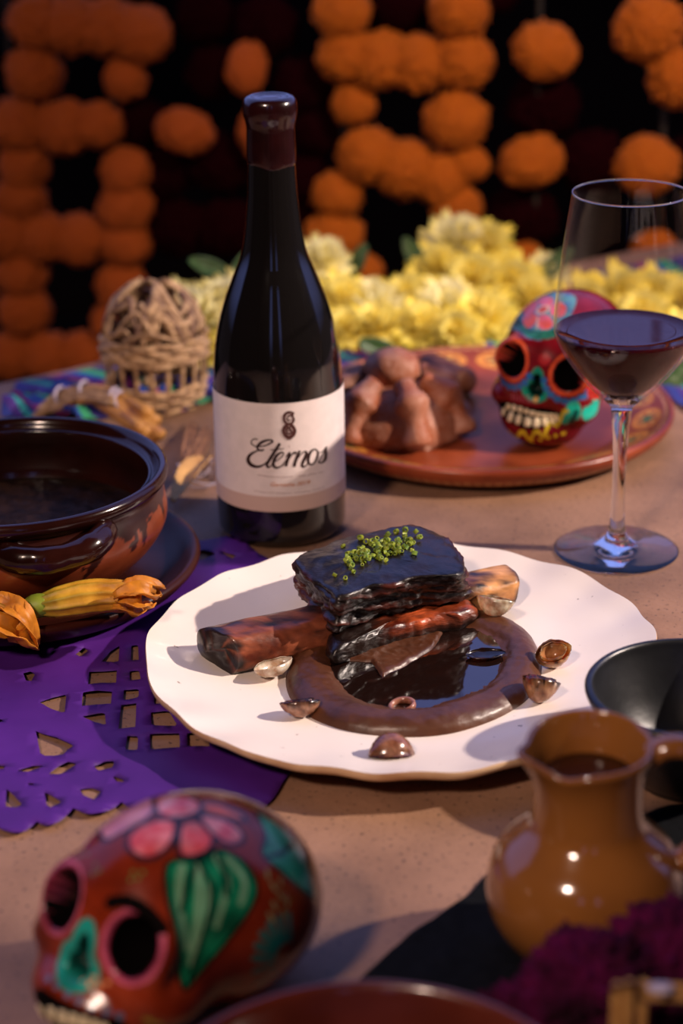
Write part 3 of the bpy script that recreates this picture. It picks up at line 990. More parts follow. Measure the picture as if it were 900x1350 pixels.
lo_ = [(cz(150, 915), 7, 10), (cz(200, 950), 8, 13), (cz(255, 968), 8, 13), (cz(318, 985), 9, 13), (cz(380, 990), 9, 13), (cz(438, 985), 8, 11), (cz(490, 975), 8, 9), (cz(524, 962), 5, 7)]
finish_skull('painted_skull', BS, m_skull, 'small maroon painted skull with orange-ringed eyes on the terracotta platter', (0.148, 1.392), 0.0095,
             [[(p[0], p[1], a, b) for p, a, b in up_], [(p[0], p[1], a, b) for p, a, b in lo_]], m_tooth, 0.0006)

# ------------------------------------------------------------------ short rib
m_meat = pmat('braised_meat', (1, 1, 1), '#6a5048', scale=150, rough=0.36, coat=0.22, attr=True, bump=0.9, bscale=220, croughness=0.22, stretch=(0.35, 0.35, 1.2))
m_bone = pmat('roasted_bone', (1, 1, 1), '#8a6a58', scale=70, rough=0.42, attr=True, bump=0.5, bscale=120, stretch=(0.5, 1, 1), coat=0.2)
rib_o = at(500, 800, 0.008)
rib = empty('short_rib', rib_o, 'glazed beef short rib on a long bone topped with chopped chives', 'meat')
A, B = at(287, 857, 0.0205), at(668, 771, 0.0205)
ax = (B - A).normalized()
sd = Vector((-ax.y, ax.x, 0)).normalized()
V, F, C = [], [], []
NB, SB = 60, 40
for i in range(-4, NB + 5):
    if i < 0: t, sc_ = 0, [0.10, 0.5, 0.82, 0.95][i + 4]
    elif i > NB: t, sc_ = 1, [0.95, 0.85, 0.5, 0.10][i - NB - 1]
    else: t, sc_ = i / NB, 1.0
    c = A + (B - A) * t - ax * (0.0012 * (1 - sc_) if i < 0 else 0) + ax * (0.0012 * (1 - sc_) if i > NB else 0)
    hw = (0.0150 - 0.0025 * t + 0.0015 * abs(t - 0.5)) * (0.55 + 0.45 * sc_ if 0 < sc_ < 1 else 1) * (sc_ if sc_ < 0.9 else 1)
    hh = (0.0122 - 0.0018 * t) * (sc_ if sc_ < 0.9 else 1)
    for k in range(SB):
        a = 2 * PI * k / SB
        ca, sa = math.cos(a), math.sin(a)
        ex = 0.72
        p = c + sd * hw * math.copysign(abs(ca) ** ex, ca) + Vector((0, 0, 1)) * hh * math.copysign(abs(sa) ** ex, sa)
        p += (sd * ca + Vector((0, 0, sa))) * 0.0011 * noise.fractal(Vector((t * 9, ca * 1.5, sa * 1.5)), 1, 2, 3)
        slant = sd * 0
        p += ax * (-0.006 * ca * (1 - t) ** 4) + ax * 0.003 * sa * (1 if t > .9 else 0)
        V.append(p)
        nz = noise.fractal(Vector((t * 14, ca * 2 + 4, sa * 2)), 1, 2, 4)
        n2 = noise.fractal(Vector((t * 40, ca * 3, sa * 3)), 1, 2, 3)
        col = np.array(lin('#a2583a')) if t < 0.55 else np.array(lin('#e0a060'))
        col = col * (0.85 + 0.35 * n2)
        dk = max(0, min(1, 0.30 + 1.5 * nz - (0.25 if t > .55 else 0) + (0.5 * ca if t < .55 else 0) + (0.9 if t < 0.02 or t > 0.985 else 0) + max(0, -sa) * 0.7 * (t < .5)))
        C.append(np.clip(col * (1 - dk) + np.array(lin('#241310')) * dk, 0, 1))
NR = NB + 9
for i in range(NR - 1):
    for k in range(SB):
        k2 = (k + 1) % SB
        F.append((i * SB + k, i * SB + k2, (i + 1) * SB + k2, (i + 1) * SB + k))
F += [tuple(range(SB - 1, -1, -1)), tuple((NR - 1) * SB + k for k in range(SB))]
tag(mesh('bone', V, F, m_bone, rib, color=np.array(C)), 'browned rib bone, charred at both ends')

tpx = [(388, 741), (396, 729), (425, 721), (445, 712), (470, 703), (508, 697), (545, 692), (566, 696), (584, 706), (596, 720), (606, 735), (613, 748), (606, 757), (580, 760), (552, 762), (520, 768), (494, 773), (468, 781), (447, 788), (432, 778), (414, 763), (399, 752)]
bpx = [(389, 772), (400, 748), (425, 742), (445, 735), (470, 728), (508, 722), (545, 718), (570, 722), (590, 735), (603, 750), (612, 765), (620, 782), (612, 792), (585, 798), (555, 804), (522, 812), (495, 818), (468, 827), (441, 838), (425, 822), (408, 802), (396, 788)]


def rim(pts, z, n=160):
    return [np.array(at(p[0], p[1], z)) for p in resample(catmull(pts, 4, True), n)]


T0, B0 = rim(tpx, 0.052), rim(bpx, 0.024)


def align(A, Bq):
    k = min(range(len(Bq)), key=lambda s: sum(np.linalg.norm(A[i] - Bq[(i + s) % len(Bq)]) for i in range(0, len(A), 8)))
    return Bq[k:] + Bq[:k]


B0 = align(T0, B0)
cT = sum(T0) / len(T0)
loops = []
GR = ((0, 0.03, 0.10, 0.2, 0.3, 0.4, 0.5, 0.6, 0.7, 0.8, 0.88, 0.95, 1.0), (0.80, 0.95, 1.0, 1.01, 1.0, 0.985, 0.98, 0.985, 0.995, 1.01, 1.015, 1.0, 0.965))
for t in np.r_[0, 0.03, np.linspace(0.07, 0.93, 30), 0.965, 1.0]:
    grow = float(np.interp(t, *GR))
    l = []
    for a, b in zip(B0, T0):
        p = a * (1 - t) + b * t
        c = np.array([cT[0], cT[1], p[2]])
        l.append(c + (p - c) * grow)
    loops.append(l)
v, f = loft(loops, 14, 0.003)
v = np.array(v)
n1 = fnoise(v @ np.array([[0.55, 0, 0.25], [0, 0.55, 0], [0, 0, 2.2]]), 110, 3, 4)
n2 = fnoise(v @ np.array([[0.7, 0, 0.4], [0, 0.7, 0], [0, 0, 2.6]]), 320, 8, 3)
N = normals(v, f)
N *= np.sign((N * (v - v.mean(0))).sum(1))[:, None]
side = 1 - np.clip(np.abs(N[:, 2]), 0, 1)
tp = v[:, 2] > 0.0505
v = v + N * (n1 * (0.0012 + 0.0028 * side) + n2 * (0.0004 + 0.0011 * side))[:, None]
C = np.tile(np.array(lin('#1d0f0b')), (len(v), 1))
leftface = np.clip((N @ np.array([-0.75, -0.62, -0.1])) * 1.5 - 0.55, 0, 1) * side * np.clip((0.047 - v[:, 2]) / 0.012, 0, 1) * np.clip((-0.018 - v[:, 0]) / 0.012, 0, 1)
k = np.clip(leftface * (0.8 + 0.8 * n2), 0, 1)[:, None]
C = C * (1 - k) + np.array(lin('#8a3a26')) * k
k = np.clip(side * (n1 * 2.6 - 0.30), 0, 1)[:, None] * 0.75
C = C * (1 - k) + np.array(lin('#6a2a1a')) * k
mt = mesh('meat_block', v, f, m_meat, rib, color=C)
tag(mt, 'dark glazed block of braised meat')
l1 = [(436, 832), (462, 822), (495, 812), (540, 802), (580, 794), (606, 786), (622, 790), (628, 800), (612, 808), (585, 813), (555, 820), (520, 829), (490, 838), (462, 848), (442, 856), (432, 846)]
l0 = [(x, y + 8) for x, y in l1]
T1 = rim(l1, 0.0235, 120)
cen = sum(T1) / len(T1)
loops = []
for z_, g in ((0.0125, 0.86), (0.0145, 0.98), (0.018, 1.03), (0.0215, 1.0), (0.0245, 0.9)):
    loops.append([np.array([cen[0], cen[1], z_]) + (np.array([p[0], p[1], z_]) - np.array([cen[0], cen[1], z_])) * np.array([g, g, 1]) for p in T1])
v, f = loft(loops, 5, 0.001)
v = np.array(v)
n1 = fnoise(v, 160, 4, 4)
N = normals(v, f)
N *= np.sign((N * (v - v.mean(0))).sum(1))[:, None]
v = v + N * (n1 * 0.0015)[:, None]
k = np.clip((v[:, 0] - 0.018) / 0.014, 0, 1)[:, None] * np.clip(0.75 + 0.9 * n1, 0, 1)[:, None] * np.clip((v[:, 2] - 0.0175) / 0.003, 0, 1)[:, None]
C = np.array(lin('#20100b')) * (1 - k) + np.array(lin('#b5522a')) * k
mesh('meat_layer', v, f, m_meat, rib, color=C)

# chopped chives
deps = bpy.context.evaluated_depsgraph_get()
bv = BVHTree.FromPolygons([Vector(q.co) + Vector(rib_o) for q in mt.data.vertices], [tuple(p.vertices) for p in mt.data.polygons])
m_chive = pmat('chive', '#8f9a26', '#4a6614', scale=300, rough=0.45)
parts = []
spots = [(452, 719), (475, 712), (462, 754), (466, 756), (455, 763), (441, 757), (543, 732), (546, 734), (545, 722), (553, 713), (548, 704), (522, 702), (534, 703), (512, 711)]
for k in range(95):
    a, q = random.uniform(0, 2 * PI), random.random() ** 0.6
    u, v_ = q * math.cos(a) * 46, q * math.sin(a) * 17
    spots.append((500 + u, 728 + v_ - u * 0.28))
for (px, py) in spots:
    p = at(px, py, 0.054)
    h = bv.ray_cast(Vector((p.x, p.y, 0.2)), Vector((0, 0, -1)))
    if h[0] is None or h[0].z < 0.045: continue
    r_ = random.uniform(0.0010, 0.0019)
    ln = random.uniform(0.0012, 0.0028)
    d = Vector((random.uniform(-1, 1), random.uniform(-1, 1), random.uniform(-0.2, 1.2))).normalized()
    c = h[0] + Vector((0, 0, r_ * 0.9 + random.choice((0, 0, 0.0012))))
    v1, f1 = tube([c - d * ln / 2, c + d * ln / 2], r_, 8, caps=False)
    v2, f2 = tube([c - d * ln / 2, c + d * ln / 2], r_ * 0.6, 8, caps=False)
    V = list(v1) + list(v2)
    F = f1 + [tuple(i + 16 for i in q[::-1]) for q in f2]
    for e_ in (0, 8):
        for kk in range(8):
            k2 = (kk + 1) % 8
            F.append((e_ + kk, e_ + k2, 16 + e_ + k2, 16 + e_ + kk))
    parts.append((V, F))
v, f = join(parts)
thing('chopped_chives', v, f, m_chive, 'scatter of chopped green chives on top of the short rib', 'herbs')['kind'] = 'stuff'

# ------------------------------------------------------------------ mole and jus
m_mole = pmat('mole_puree', '#54301c', '#432414', scale=60, rough=0.40, coat=0.08, bump=0.35, bscale=90, croughness=0.25)
m_jus = pmat('dark_jus', (0.010, 0.004, 0.003), rough=0.035, ior=1.5, coat=0.8)
opx = [(376, 893), (381, 918), (398, 938), (425, 953), (460, 964), (500, 970), (545, 972), (590, 968), (630, 957), (665, 942), (695, 922), (712, 895), (714, 870), (704, 846), (688, 830), (664, 817), (630, 808), (580, 800), (520, 802), (460, 822), (410, 850), (386, 870)]
OL = [np.array(at(p[0], p[1], 0.008))[:2] for p in resample(catmull(opx, 5, True), 240)]
mc = sum(OL) / len(OL)
poolpx = [(430, 880), (428, 866), (440, 852), (470, 838), (520, 828), (580, 822), (625, 824), (655, 838), (668, 858), (664, 882), (645, 904), (605, 922), (560, 934), (510, 934), (470, 924), (444, 905)]
PLq = [np.array(at(p[0], p[1], 0.0135))[:2] for p in resample(catmull(poolpx, 5, True), 240)]
ang = lambda q: math.atan2(q[1] - mc[1], q[0] - mc[0])


def radfn(loop):
    a = np.array([ang(q) for q in loop])
    r = np.array([np.linalg.norm(q - mc) for q in loop])
    i = np.argsort(a)
    a, r = a[i], r[i]
    return lambda t: float(np.interp((t + PI) % (2 * PI) - PI, np.r_[a - 2 * PI, a, a + 2 * PI], np.r_[r, r, r]))


ro, rp = radfn(OL), radfn(PLq)
SP_ = [at(*q, 0.013) for q in ((438, 866), (446, 871), (490, 873), (504, 893), (515, 886), (530, 880), (570, 856), (588, 828))]
SX, SY = [q.x for q in SP_], [q.y for q in SP_]
V, F = [], []
SEG, RN = 240, 56
ia = at(500, 868, 0.013)
for j in range(RN + 1):
    for k in range(SEG):
        a = 2 * PI * k / SEG
        t = j / RN
        r = ro(a) * t
        q = rp(a)
        x, y = mc[0] + r * math.cos(a), mc[1] + r * math.sin(a)
        if r < q:
            s = r / q
            z = 0.0098 + 0.0042 * max(0, (s - 0.72) / 0.28) ** 1.6
        else:
            s = (r - q) / max(ro(a) - q, 1e-4)
            z = 0.0140 + 0.0022 * math.sin(min(1, s * 1.6) * PI) ** 1.0 * (0.8 + 0.3 * math.sin(a * 3)) if s < 0.4 else 0
            if s >= 0.4:
                e_ = (s - 0.4) / 0.6
                z = 0.0072 + (0.0140 + 0.0022 * math.sin(0.64 * PI) * (0.8 + 0.3 * math.sin(a * 3)) - 0.0072) * max(0, 1 - e_ ** 2.0) ** 0.62
        # streak of puree pushed across the pool, under the meat
        d = Vector((x - ia.x, y - ia.y, 0))
        ylim = float(np.interp(x, SX, SY))
        bump_ = 1 / (1 + math.exp(-(y - ylim) / 0.0011))
        inx = 1 / (1 + math.exp(-(SX[-1] - x) / 0.0015)) * 1 / (1 + math.exp(-(x - SX[0]) / 0.0015))
        if r < q: z = max(z, 0.0098 + 0.0050 * bump_ * inx)
        z += 0.0007 * noise.fractal(Vector((r * 130, a * 2.0 if r > .03 else 0, 2)), 1, 2, 3) + 0.0005 * noise.noise(Vector((x * 300, y * 300, 0)))
        if j == RN: z = 0.0068
        V.append((x, y, z))
for j in range(RN):
    for k in range(SEG):
        k2 = (k + 1) % SEG
        F.append((j * SEG + k, j * SEG + k2, (j + 1) * SEG + k2, (j + 1) * SEG + k))
thing('mole_puree', V, F, m_mole, 'thick brown mole puree spread in a ring on the white plate', 'sauce')
V, F = [], []
RJ = 20
for j in range(RJ + 1):
    for k in range(SEG):
        a = 2 * PI * k / SEG
        r = rp(a) * 0.985 * j / RJ
        V.append((mc[0] + r * math.cos(a), mc[1] + r * math.sin(a), 0.0127 + 0.00005 * noise.noise(Vector((r * 60 * math.cos(a), r * 60 * math.sin(a), 0)))))
for j in range(RJ):
    for k in range(SEG):
        k2 = (k + 1) % SEG
        F.append((j * SEG + k, j * SEG + k2, (j + 1) * SEG + k2, (j + 1) * SEG + k))
thing('jus_pool', V, F, m_jus, 'glossy dark jus pooled inside the mole ring', 'sauce')

# ------------------------------------------------------------------ onion petals
m_onion = pmat('onion', (1, 1, 1), '#b9a08c', scale=200, rough=0.22, coat=0.4, attr=True, sss=0.15)


def onion(px, py, z, L, Wd, Hh, rot, tilt, c1, c2, char, label, layers=2):
    c = at(px, py, z + 0.001)
    L, Wd, Hh = L * 1.18, Wd * 1.22, Hh * 1.3
    parts, cols = [], []
    M3 = Euler((tilt[0], tilt[1], rot), 'XYZ').to_matrix()
    for ly in range(layers):
        s = 1 - 0.26 * ly
        V, F = [], []
        nu, nv = 22, 14
        for sh, off in ((1, 0), (0.90, 0)):
            for i in range(nu + 1):
                u = i / nu
                w_ = math.sin(PI * u) ** 0.62 if 0 < u < 1 else 0
                for j in range(nv + 1):
                    b = -PI / 2 * 1.12 + PI * 1.12 * j / nv
                    x = (u - 0.5) * L * s
                    y = math.sin(b) * Wd / 2 * w_ * s * sh
                    zz = -math.cos(b) * Hh * w_ * s * sh + Hh * 0.12 * ly + 0.10 * Hh * (2 * u - 1) ** 2
                    p = Vector((x, y, zz + Hh * 0.9))
                    p += Vector((0.0004, 0.0004, 0.0004)) * noise.noise(p * 400 + Vector((px, ly, 0)))
                    V.append(c + M3 @ p)
                    e_ = abs(b) / (PI / 2)
                    d = max(0, min(1, (e_ - 0.55) * 2.2 * char + 0.6 * char * noise.fractal(p * 500, 1, 2, 2) + max(0, abs(2 * u - 1) - .75) * 3 * char))
                    cc = np.array(lin(c1)) * (1 - e_ * .6) + np.array(lin(c2)) * e_ * .6
                    cols.append(np.clip(cc * (1 - d) + np.array(lin('#1c0d08')) * d, 0, 1))
        n = (nu + 1) * (nv + 1)
        for i in range(nu):
            for j in range(nv):
                q = i * (nv + 1) + j
                F.append((q, q + 1, q + nv + 2, q + nv + 1))
                F.append(tuple(n + t_ for t_ in (q + nv + 1, q + nv + 2, q + 1, q)))
        for i in range(nu):
            for j in (0, nv):
                q = i * (nv + 1) + j
                F.append((q, q + nv + 1, n + q + nv + 1, n + q))
        parts.append((V, F))
    v, f = join(parts)
    thing('onion_petal', v, f, m_onion, label, 'onion', 'charred onion petals round the mole', color=np.array(cols))


onion(397, 944, 0.0085, 0.019, 0.011, 0.0060, R(8), (R(-25), 0), '#8a5438', '#c8a088', 0.9, 'brown charred onion petal left of the mole, cup tilted open')
onion(515, 968, 0.0190, 0.0225, 0.016, 0.0085, R(22), (R(150), R(12)), '#8a5c44', '#a87860', 0.55, 'rounded brown onion petal at the front edge of the mole')
onion(708, 924, 0.009, 0.018, 0.015, 0.0090, R(-12), (R(-30), R(8)), '#8c5c44', '#d8a878', 0.85, 'charred onion cup touching the right front edge of the mole')
onion(729, 872, 0.009, 0.0185, 0.013, 0.0075, R(14), (R(28), R(-12)), '#a86a40', '#e0b07a', 0.55, 'tan onion petal farthest right of the mole on the white plate')
onion(362, 890, 0.0085, 0.022, 0.012, 0.0052, R(38), (R(-10), 0), '#cdb8a4', '#e8dccb', 0.10, 'pale translucent onion petal under the left end of the bone', layers=1)
onion(650, 811, 0.0150, 0.020, 0.011, 0.0075, R(-25), (R(-20), 0), '#e4d6bc', '#efe4cc', 0.42, 'white onion petal with a burnt tip behind the mole, by the bone', layers=1)
onion(640, 866, 0.0118, 0.020, 0.011, 0.0018, R(8), (0, 0), '#120a08', '#26140e', 0.9, 'sauce-coated onion petal floating in the jus', layers=1)
v, f = tube([np.array(at(530, 931, 0.0135)) + np.array([0.0062 * math.cos(a), 0.0055 * math.sin(a), 0.0012 * math.sin(a + 1)]) for a in np.linspace(0, 2 * PI, 30)], 0.0014, 8, flat=1.6, caps=False)
thing('onion_ring', v, f, m_onion, 'tiny onion ring at the front edge of the jus', 'onion', color=np.tile(np.array(lin('#9a6a58')), (len(v), 1)))

# ------------------------------------------------------------------ clay pot, saucer, stew
m_pot = pmat('pot_clay', (1, 1, 1), '#b8a49a', scale=22, rough=0.34, coat=0.35, attr=True, bump=0.25, bscale=50, croughness=0.15)
m_glaze = pmat('pot_glaze', '#260d09', '#180705', scale=30, rough=0.16, coat=0.15, bump=0.15, bscale=35)
PX, PY = -0.2015, 1.143
pot = empty('clay_pot', (PX, PY, 0.010), 'wide brown glazed clay pot with a lug handle, on its dark saucer', 'pot')
po = [(0.0, 0.0105), (0.052, 0.0105), (0.062, 0.013), (0.074, 0.021), (0.0845, 0.031), (0.0915, 0.042), (0.0935, 0.050), (0.0925, 0.059), (0.0905, 0.066), (0.0905, 0.069)]
v, f = lathe(po, (PX, PY, 0), 320, smoothn=7)
v = np.array(v)
aa = np.arctan2(v[:, 1] - PY, v[:, 0] - PX)
C = np.tile(np.array(lin('#8c4326')), (len(v), 1))
drip = np.array([0.0610 + 0.004 * noise.fractal(Vector((a * 5, 1, 0)), 1, 2, 3) for a in aa])
for a0, w0, dz in ((-48, 3.2, 0.024), (-62, 4, 0.007), (-27, 2.2, 0.018), (-36, 5, 0.008), (-75, 7, 0.012), (-8, 2.0, 0.012)):
    drip -= dz * np.exp(-((np.degrees(aa) - a0 - (v[:, 2] - 0.06) * 350 * (a0 == -48)) / w0) ** 2)
g = v[:, 2] > drip
sp = (fnoise(v, 120, 6, 2) > 0.48) & (np.degrees(aa) > -60) & (np.degrees(aa) < -20) & (v[:, 2] > 0.04)
C[g | sp] = lin('#34130d')
tag(mesh('pot_body', v, f, m_pot, pot, color=C), 'orange-brown clay wall with dark glaze drips')
ri = [(0.0903, 0.0685), (0.0925, 0.0702), (0.0950, 0.0735), (0.0952, 0.0770), (0.0935, 0.0795), (0.0908, 0.0798), (0.0885, 0.0775), (0.0872, 0.0745), (0.0855, 0.0728), (0.0840, 0.0738), (0.0825, 0.0722), (0.0835, 0.065), (0.0870, 0.052), (0.0850, 0.040), (0.075, 0.027), (0.055, 0.018), (0.0, 0.016)]
v, f = lathe(ri, (PX, PY, 0), 160, smoothn=5)
mesh('pot_rim', v, f, m_glaze, pot)
hp = []
for t in np.linspace(-1, 1, 15):
    a = R(-66) + t * R(19)
    rr_ = 0.091 + 0.0135 * (1 - abs(t) ** 3.0)
    hp.append((PX + rr_ * math.cos(a), PY + rr_ * math.sin(a), 0.0625 - 0.001 * (1 - t * t) + 0.002 * t))
v, f = tube(catmull(hp, 3), [0.0070 + 0.0012 * abs(t) for t in np.linspace(-1, 1, 43)], 16, flat=1.15)
v = np.array([tuple(q) for q in v])
v += normals(v, f) * (fnoise(v, 90, 2, 2) * 0.0009)[:, None]
mesh('pot_handle', v, f, m_glaze, pot)
m_stew = pmat('stew', '#120807', '#241309', scale=90, rough=0.55, bump=0.8, bscale=120, spec=0.15)
V, F = [], []
for j in range(31):
    for k in range(90):
        a = 2 * PI * k / 90
        r = 0.0852 * j / 30
        x, y = PX + r * math.cos(a), PY + r * math.sin(a)
        V.append((x, y, 0.040 + 0.0035 * abs(noise.fractal(Vector((x * 90, y * 90, 1)), 1, 2, 3)) * min(1, (30 - j) / 4)))
for j in range(30):
    for k in range(90):
        k2 = (k + 1) % 90
        F.append((j * 90 + k, j * 90 + k2, (j + 1) * 90 + k2, (j + 1) * 90 + k))
thing('dark_mole', V, F, m_stew, 'near-black mole sauce inside the glazed clay pot', 'sauce', origin=(PX, PY, 0.040))['kind'] = 'thing'
m_saucer = pmat('saucer_glaze', '#3d170f', '#2c100b', scale=18, rough=0.34, spec=0.22, bump=0.2, bscale=30)
sa_ = [(0.0, 0.0095), (0.06, 0.0095), (0.085, 0.0105), (0.097, 0.0150), (0.105, 0.0205), (0.1095, 0.0225), (0.1125, 0.0205), (0.1115, 0.0170), (0.104, 0.0095), (0.092, 0.0035), (0.080, 0.0010), (0.072, 0.0046), (0.0, 0.0046)]
v, f = lathe(sa_, (PX, PY, 0), 160, smoothn=4)
v = np.array(v); v[:, 2] = np.maximum(v[:, 2], 0.0046)
thing('saucer', v, f, m_saucer, 'dark brown clay saucer under the glazed pot', 'saucer', origin=(PX, PY, 0.0046))

# ------------------------------------------------------------------ squash blossoms
m_blos = pmat('blossom', (1, 1, 1), '#d8c8a0', scale=90, rough=0.5, attr=True, translucent=0.2, bump=0.4, bscale=80)
m_green = pmat('blossom_green', '#7d8a26', '#5f7020', scale=80, rough=0.5)


def petal_strip(path, wid, up, curl=0.3, nu=16, nv=6, seed=0, wav=0.1):
    P = catmull(path, max(1, nu // (len(path) - 1)))
    V, F = [], []
    for i, p in enumerate(P):
        p = Vector(p)
        t = (Vector(P[min(i + 1, len(P) - 1)]) - Vector(P[max(i - 1, 0)])).normalized()
        s = t.cross(up).normalized()
        n_ = s.cross(t)
        u = i / (len(P) - 1)
        w_ = wid * (math.sin(PI * (0.12 + 0.85 * u)) ** 0.7)
        for j in range(nv + 1):
            q = 2 * j / nv - 1
            V.append(p + s * q * w_ / 2 + n_ * (curl * w_ * q * q + wav * w_ * noise.noise(Vector((u * 5, q * 2, seed)))))
    for i in range(len(P) - 1):
        for j in range(nv):
            k = i * (nv + 1) + j
            F.append((k, k + 1, k + nv + 2, k + nv + 1))
    return V, F


def blossom(path_px, radii, label, greens, flare, cyl_from, stempts):
    pts = [at(*p) for p in path_px]
    t = empty('squash_blossom', pts[0] - Vector((0, 0, radii[0])), label, 'flower', 'squash blossoms on the saucer rim')
    P = catmull(pts, 6)
    rr_ = np.interp(np.linspace(0, 1, len(P)), np.linspace(0, 1, len(radii)), radii)
    V, F = tube(P, list(rr_), 80)
    V = np.array([tuple(q) for q in V])
    C = []
    out = []
    for i, q in enumerate(V[:len(P) * 80]):
        ip = i // 80
        a = 2 * PI * (i % 80) / 80
        u = ip / (len(P) - 1)
        c = np.array(P[ip])
        rib_ = 0.13 * abs(math.cos(a * 5)) ** 4 - 0.05
        rib_ += (0.30 * u ** 2) * noise.noise(Vector((math.cos(a) * 2.5, math.sin(a) * 2.5, u * 6)))
        out.append(c + (q - c) * (1 + rib_))
        vein = abs(math.cos(a * 5)) ** 8
        base = np.array(lin('#d8b03a')) * (1 - u) + np.array(lin('#e69a2a')) * u
        base = base * (1 - 0.7 * vein * (1 - u * .6)) + np.array(lin('#7c7a24')) * 0.7 * vein * (1 - u * .6)
        gk = max(0, 1 - u / 0.28)
        C.append(base * (1 - gk * .7) + np.array(lin('#8f9a34')) * gk * .7)
    mesh('corolla', np.array(out), F[:-2] + F[-2:], m_blos, t, color=np.array(C))
    for k, (fp, wd_) in enumerate(flare):
        v, f = petal_strip([np.array(at(*q)) for q in fp], wd_, Vector((0, -0.3, 1)), 0.35, seed=k * 3.1, wav=0.35)
        cc = np.array(lin('#e8962a')) * (0.85 + 0.3 * fnoise(np.array([tuple(x) for x in v]), 200, k, 2)[:, None])
        o = mesh('petal_tip', v, f, m_blos, t, color=np.clip(cc, 0, 1))
        md = o.modifiers.new('thick', 'SOLIDIFY'); md.thickness = 0.0005
    v, f = tube(catmull([at(*q) for q in stempts[0]], 4), list(np.interp(np.linspace(0, 1, 4 * (len(stempts[0]) - 1) + 1), np.linspace(0, 1, len(stempts[1])), stempts[1])), 16)
    mesh('stem', v, f, m_green, t)
    return t


blossom([(52, 799, 0.034), (75, 795, 0.035), (105, 789, 0.036), (135, 786, 0.036), (162, 786, 0.036), (182, 786, 0.035)], [0.0058, 0.0086, 0.0098, 0.0096, 0.0088, 0.0060],
        'yellow-green squash blossom with curled orange tip, lying along the saucer rim', None,
        [([(150, 780, 0.040), (175, 774, 0.042), (195, 770, 0.041), (217, 775, 0.036)], 0.010), ([(150, 788, 0.042), (178, 780, 0.045), (198, 784, 0.042), (205, 790, 0.036)], 0.011),
         ([(155, 792, 0.040), (175, 796, 0.040), (192, 800, 0.036), (203, 797, 0.032)], 0.010), ([(148, 800, 0.034), (165, 802, 0.034), (180, 808, 0.030), (196, 800, 0.028)], 0.010),
         ([(160, 782, 0.042), (185, 778, 0.040), (200, 780, 0.034), (212, 786, 0.032)], 0.008)],
        0, ([(30, 801, 0.033), (38, 800, 0.0335), (48, 799, 0.034), (62, 797, 0.0345)], [0.0030, 0.0052, 0.0068, 0.0072, 0.0066]))
blossom([(-75, 800, 0.030), (-50, 802, 0.031), (-25, 806, 0.031), (0, 812, 0.030), (18, 820, 0.028), (28, 832, 0.025)], [0.0060, 0.0095, 0.0110, 0.0105, 0.0085, 0.0040],
        'golden squash blossom with pointed tip drooping over the saucer at left edge', None,
        [([(-30, 795, 0.040), (5, 798, 0.040), (32, 815, 0.034), (50, 852, 0.014)], 0.013), ([(-20, 815, 0.036), (10, 830, 0.030), (30, 846, 0.020), (50, 856, 0.012)], 0.014),
         ([(-30, 830, 0.028), (-5, 836, 0.026), (15, 842, 0.020), (30, 850, 0.014)], 0.012)],
        0, ([(-100, 800, 0.030), (-90, 800, 0.030), (-80, 800, 0.030), (-68, 801, 0.030)], [0.003, 0.005, 0.0065, 0.0062]))

# ------------------------------------------------------------------ bread
m_bread = pmat('sugared_crust', '#8c4825', '#ad7c66', scale=60, rough=0.55, bump=0.5, bscale=160, lo=0.42, hi=0.70, speck='#c09a88', speck_scale=700, speck_t=0.64)
m_bread2 = pmat('dark_crust', '#5a2c18', '#7c4a34', scale=50, rough=0.5, bump=0.4, bscale=120)
bc = at(520, 575, 0.0095)
bc.y += 0.012
bread = empty('sugared_bread', (bc.x, bc.y, 0.0095), 'round sugared bread with crossed bone-shaped strips and a top knob, behind the bottle', 'bread')


def dome(c, rx, ry, rz, sub=5, sq=2.4, amp=0.0012, zf=0.0):
    D, F = ico(sub)
    V = np.sign(D) * np.abs(D) ** (2 / sq)
    V /= np.maximum((np.abs(V) ** sq).sum(1, keepdims=True) ** (1 / sq), 1e-6)
    V = V * np.array([rx, ry, rz])
    V[:, 2] = np.maximum(V[:, 2], zf)
    V += np.array(c)
    V += D * (fnoise(V, 60, 3, 3) * amp)[:, None]
    return V, F


v, f = dome((bc.x, bc.y, 0.0095), 0.051, 0.045, 0.040)
v[:, 2] = np.maximum(v[:, 2], 0.0095)
mesh('loaf', v, f, m_bread, bread)
kp = at(520, 480, 0.062)
D, F = ico(4)
v = D * np.array([0.0215, 0.0195, 0.0165]) + np.array([bc.x - 0.001, bc.y + 0.004, 0.0555])
v += D * (fnoise(v, 90, 3, 3) * 0.0012)[:, None]
tag(mesh('knob', v, F, m_bread, bread), 'round knob on top')


def strip(adeg):
    P, r_ = [], []
    for t in np.linspace(0.30, 1.0, 22):
        ph = t * R(84)
        P.append((bc.x + 0.0525 * math.sin(ph) * math.cos(R(adeg)), bc.y + 0.0465 * math.sin(ph) * math.sin(R(adeg)), 0.0095 + 0.044 * math.cos(ph) * 1.0 + 0.0015))
        r_.append(0.0078 + 0.0058 * math.exp(-((t - 0.58) / 0.11) ** 2) + 0.0034 * math.exp(-((t - 0.96) / 0.09) ** 2))
    v, f = tube(P, r_, 18)
    v = np.array([tuple(q) for q in v])
    v += normals(v, f) * (fnoise(v, 80, adeg, 3) * 0.0016)[:, None]
    v[:, 2] = np.maximum(v[:, 2], 0.0097)
    mesh('bone_strip', v, f, m_bread, bread)


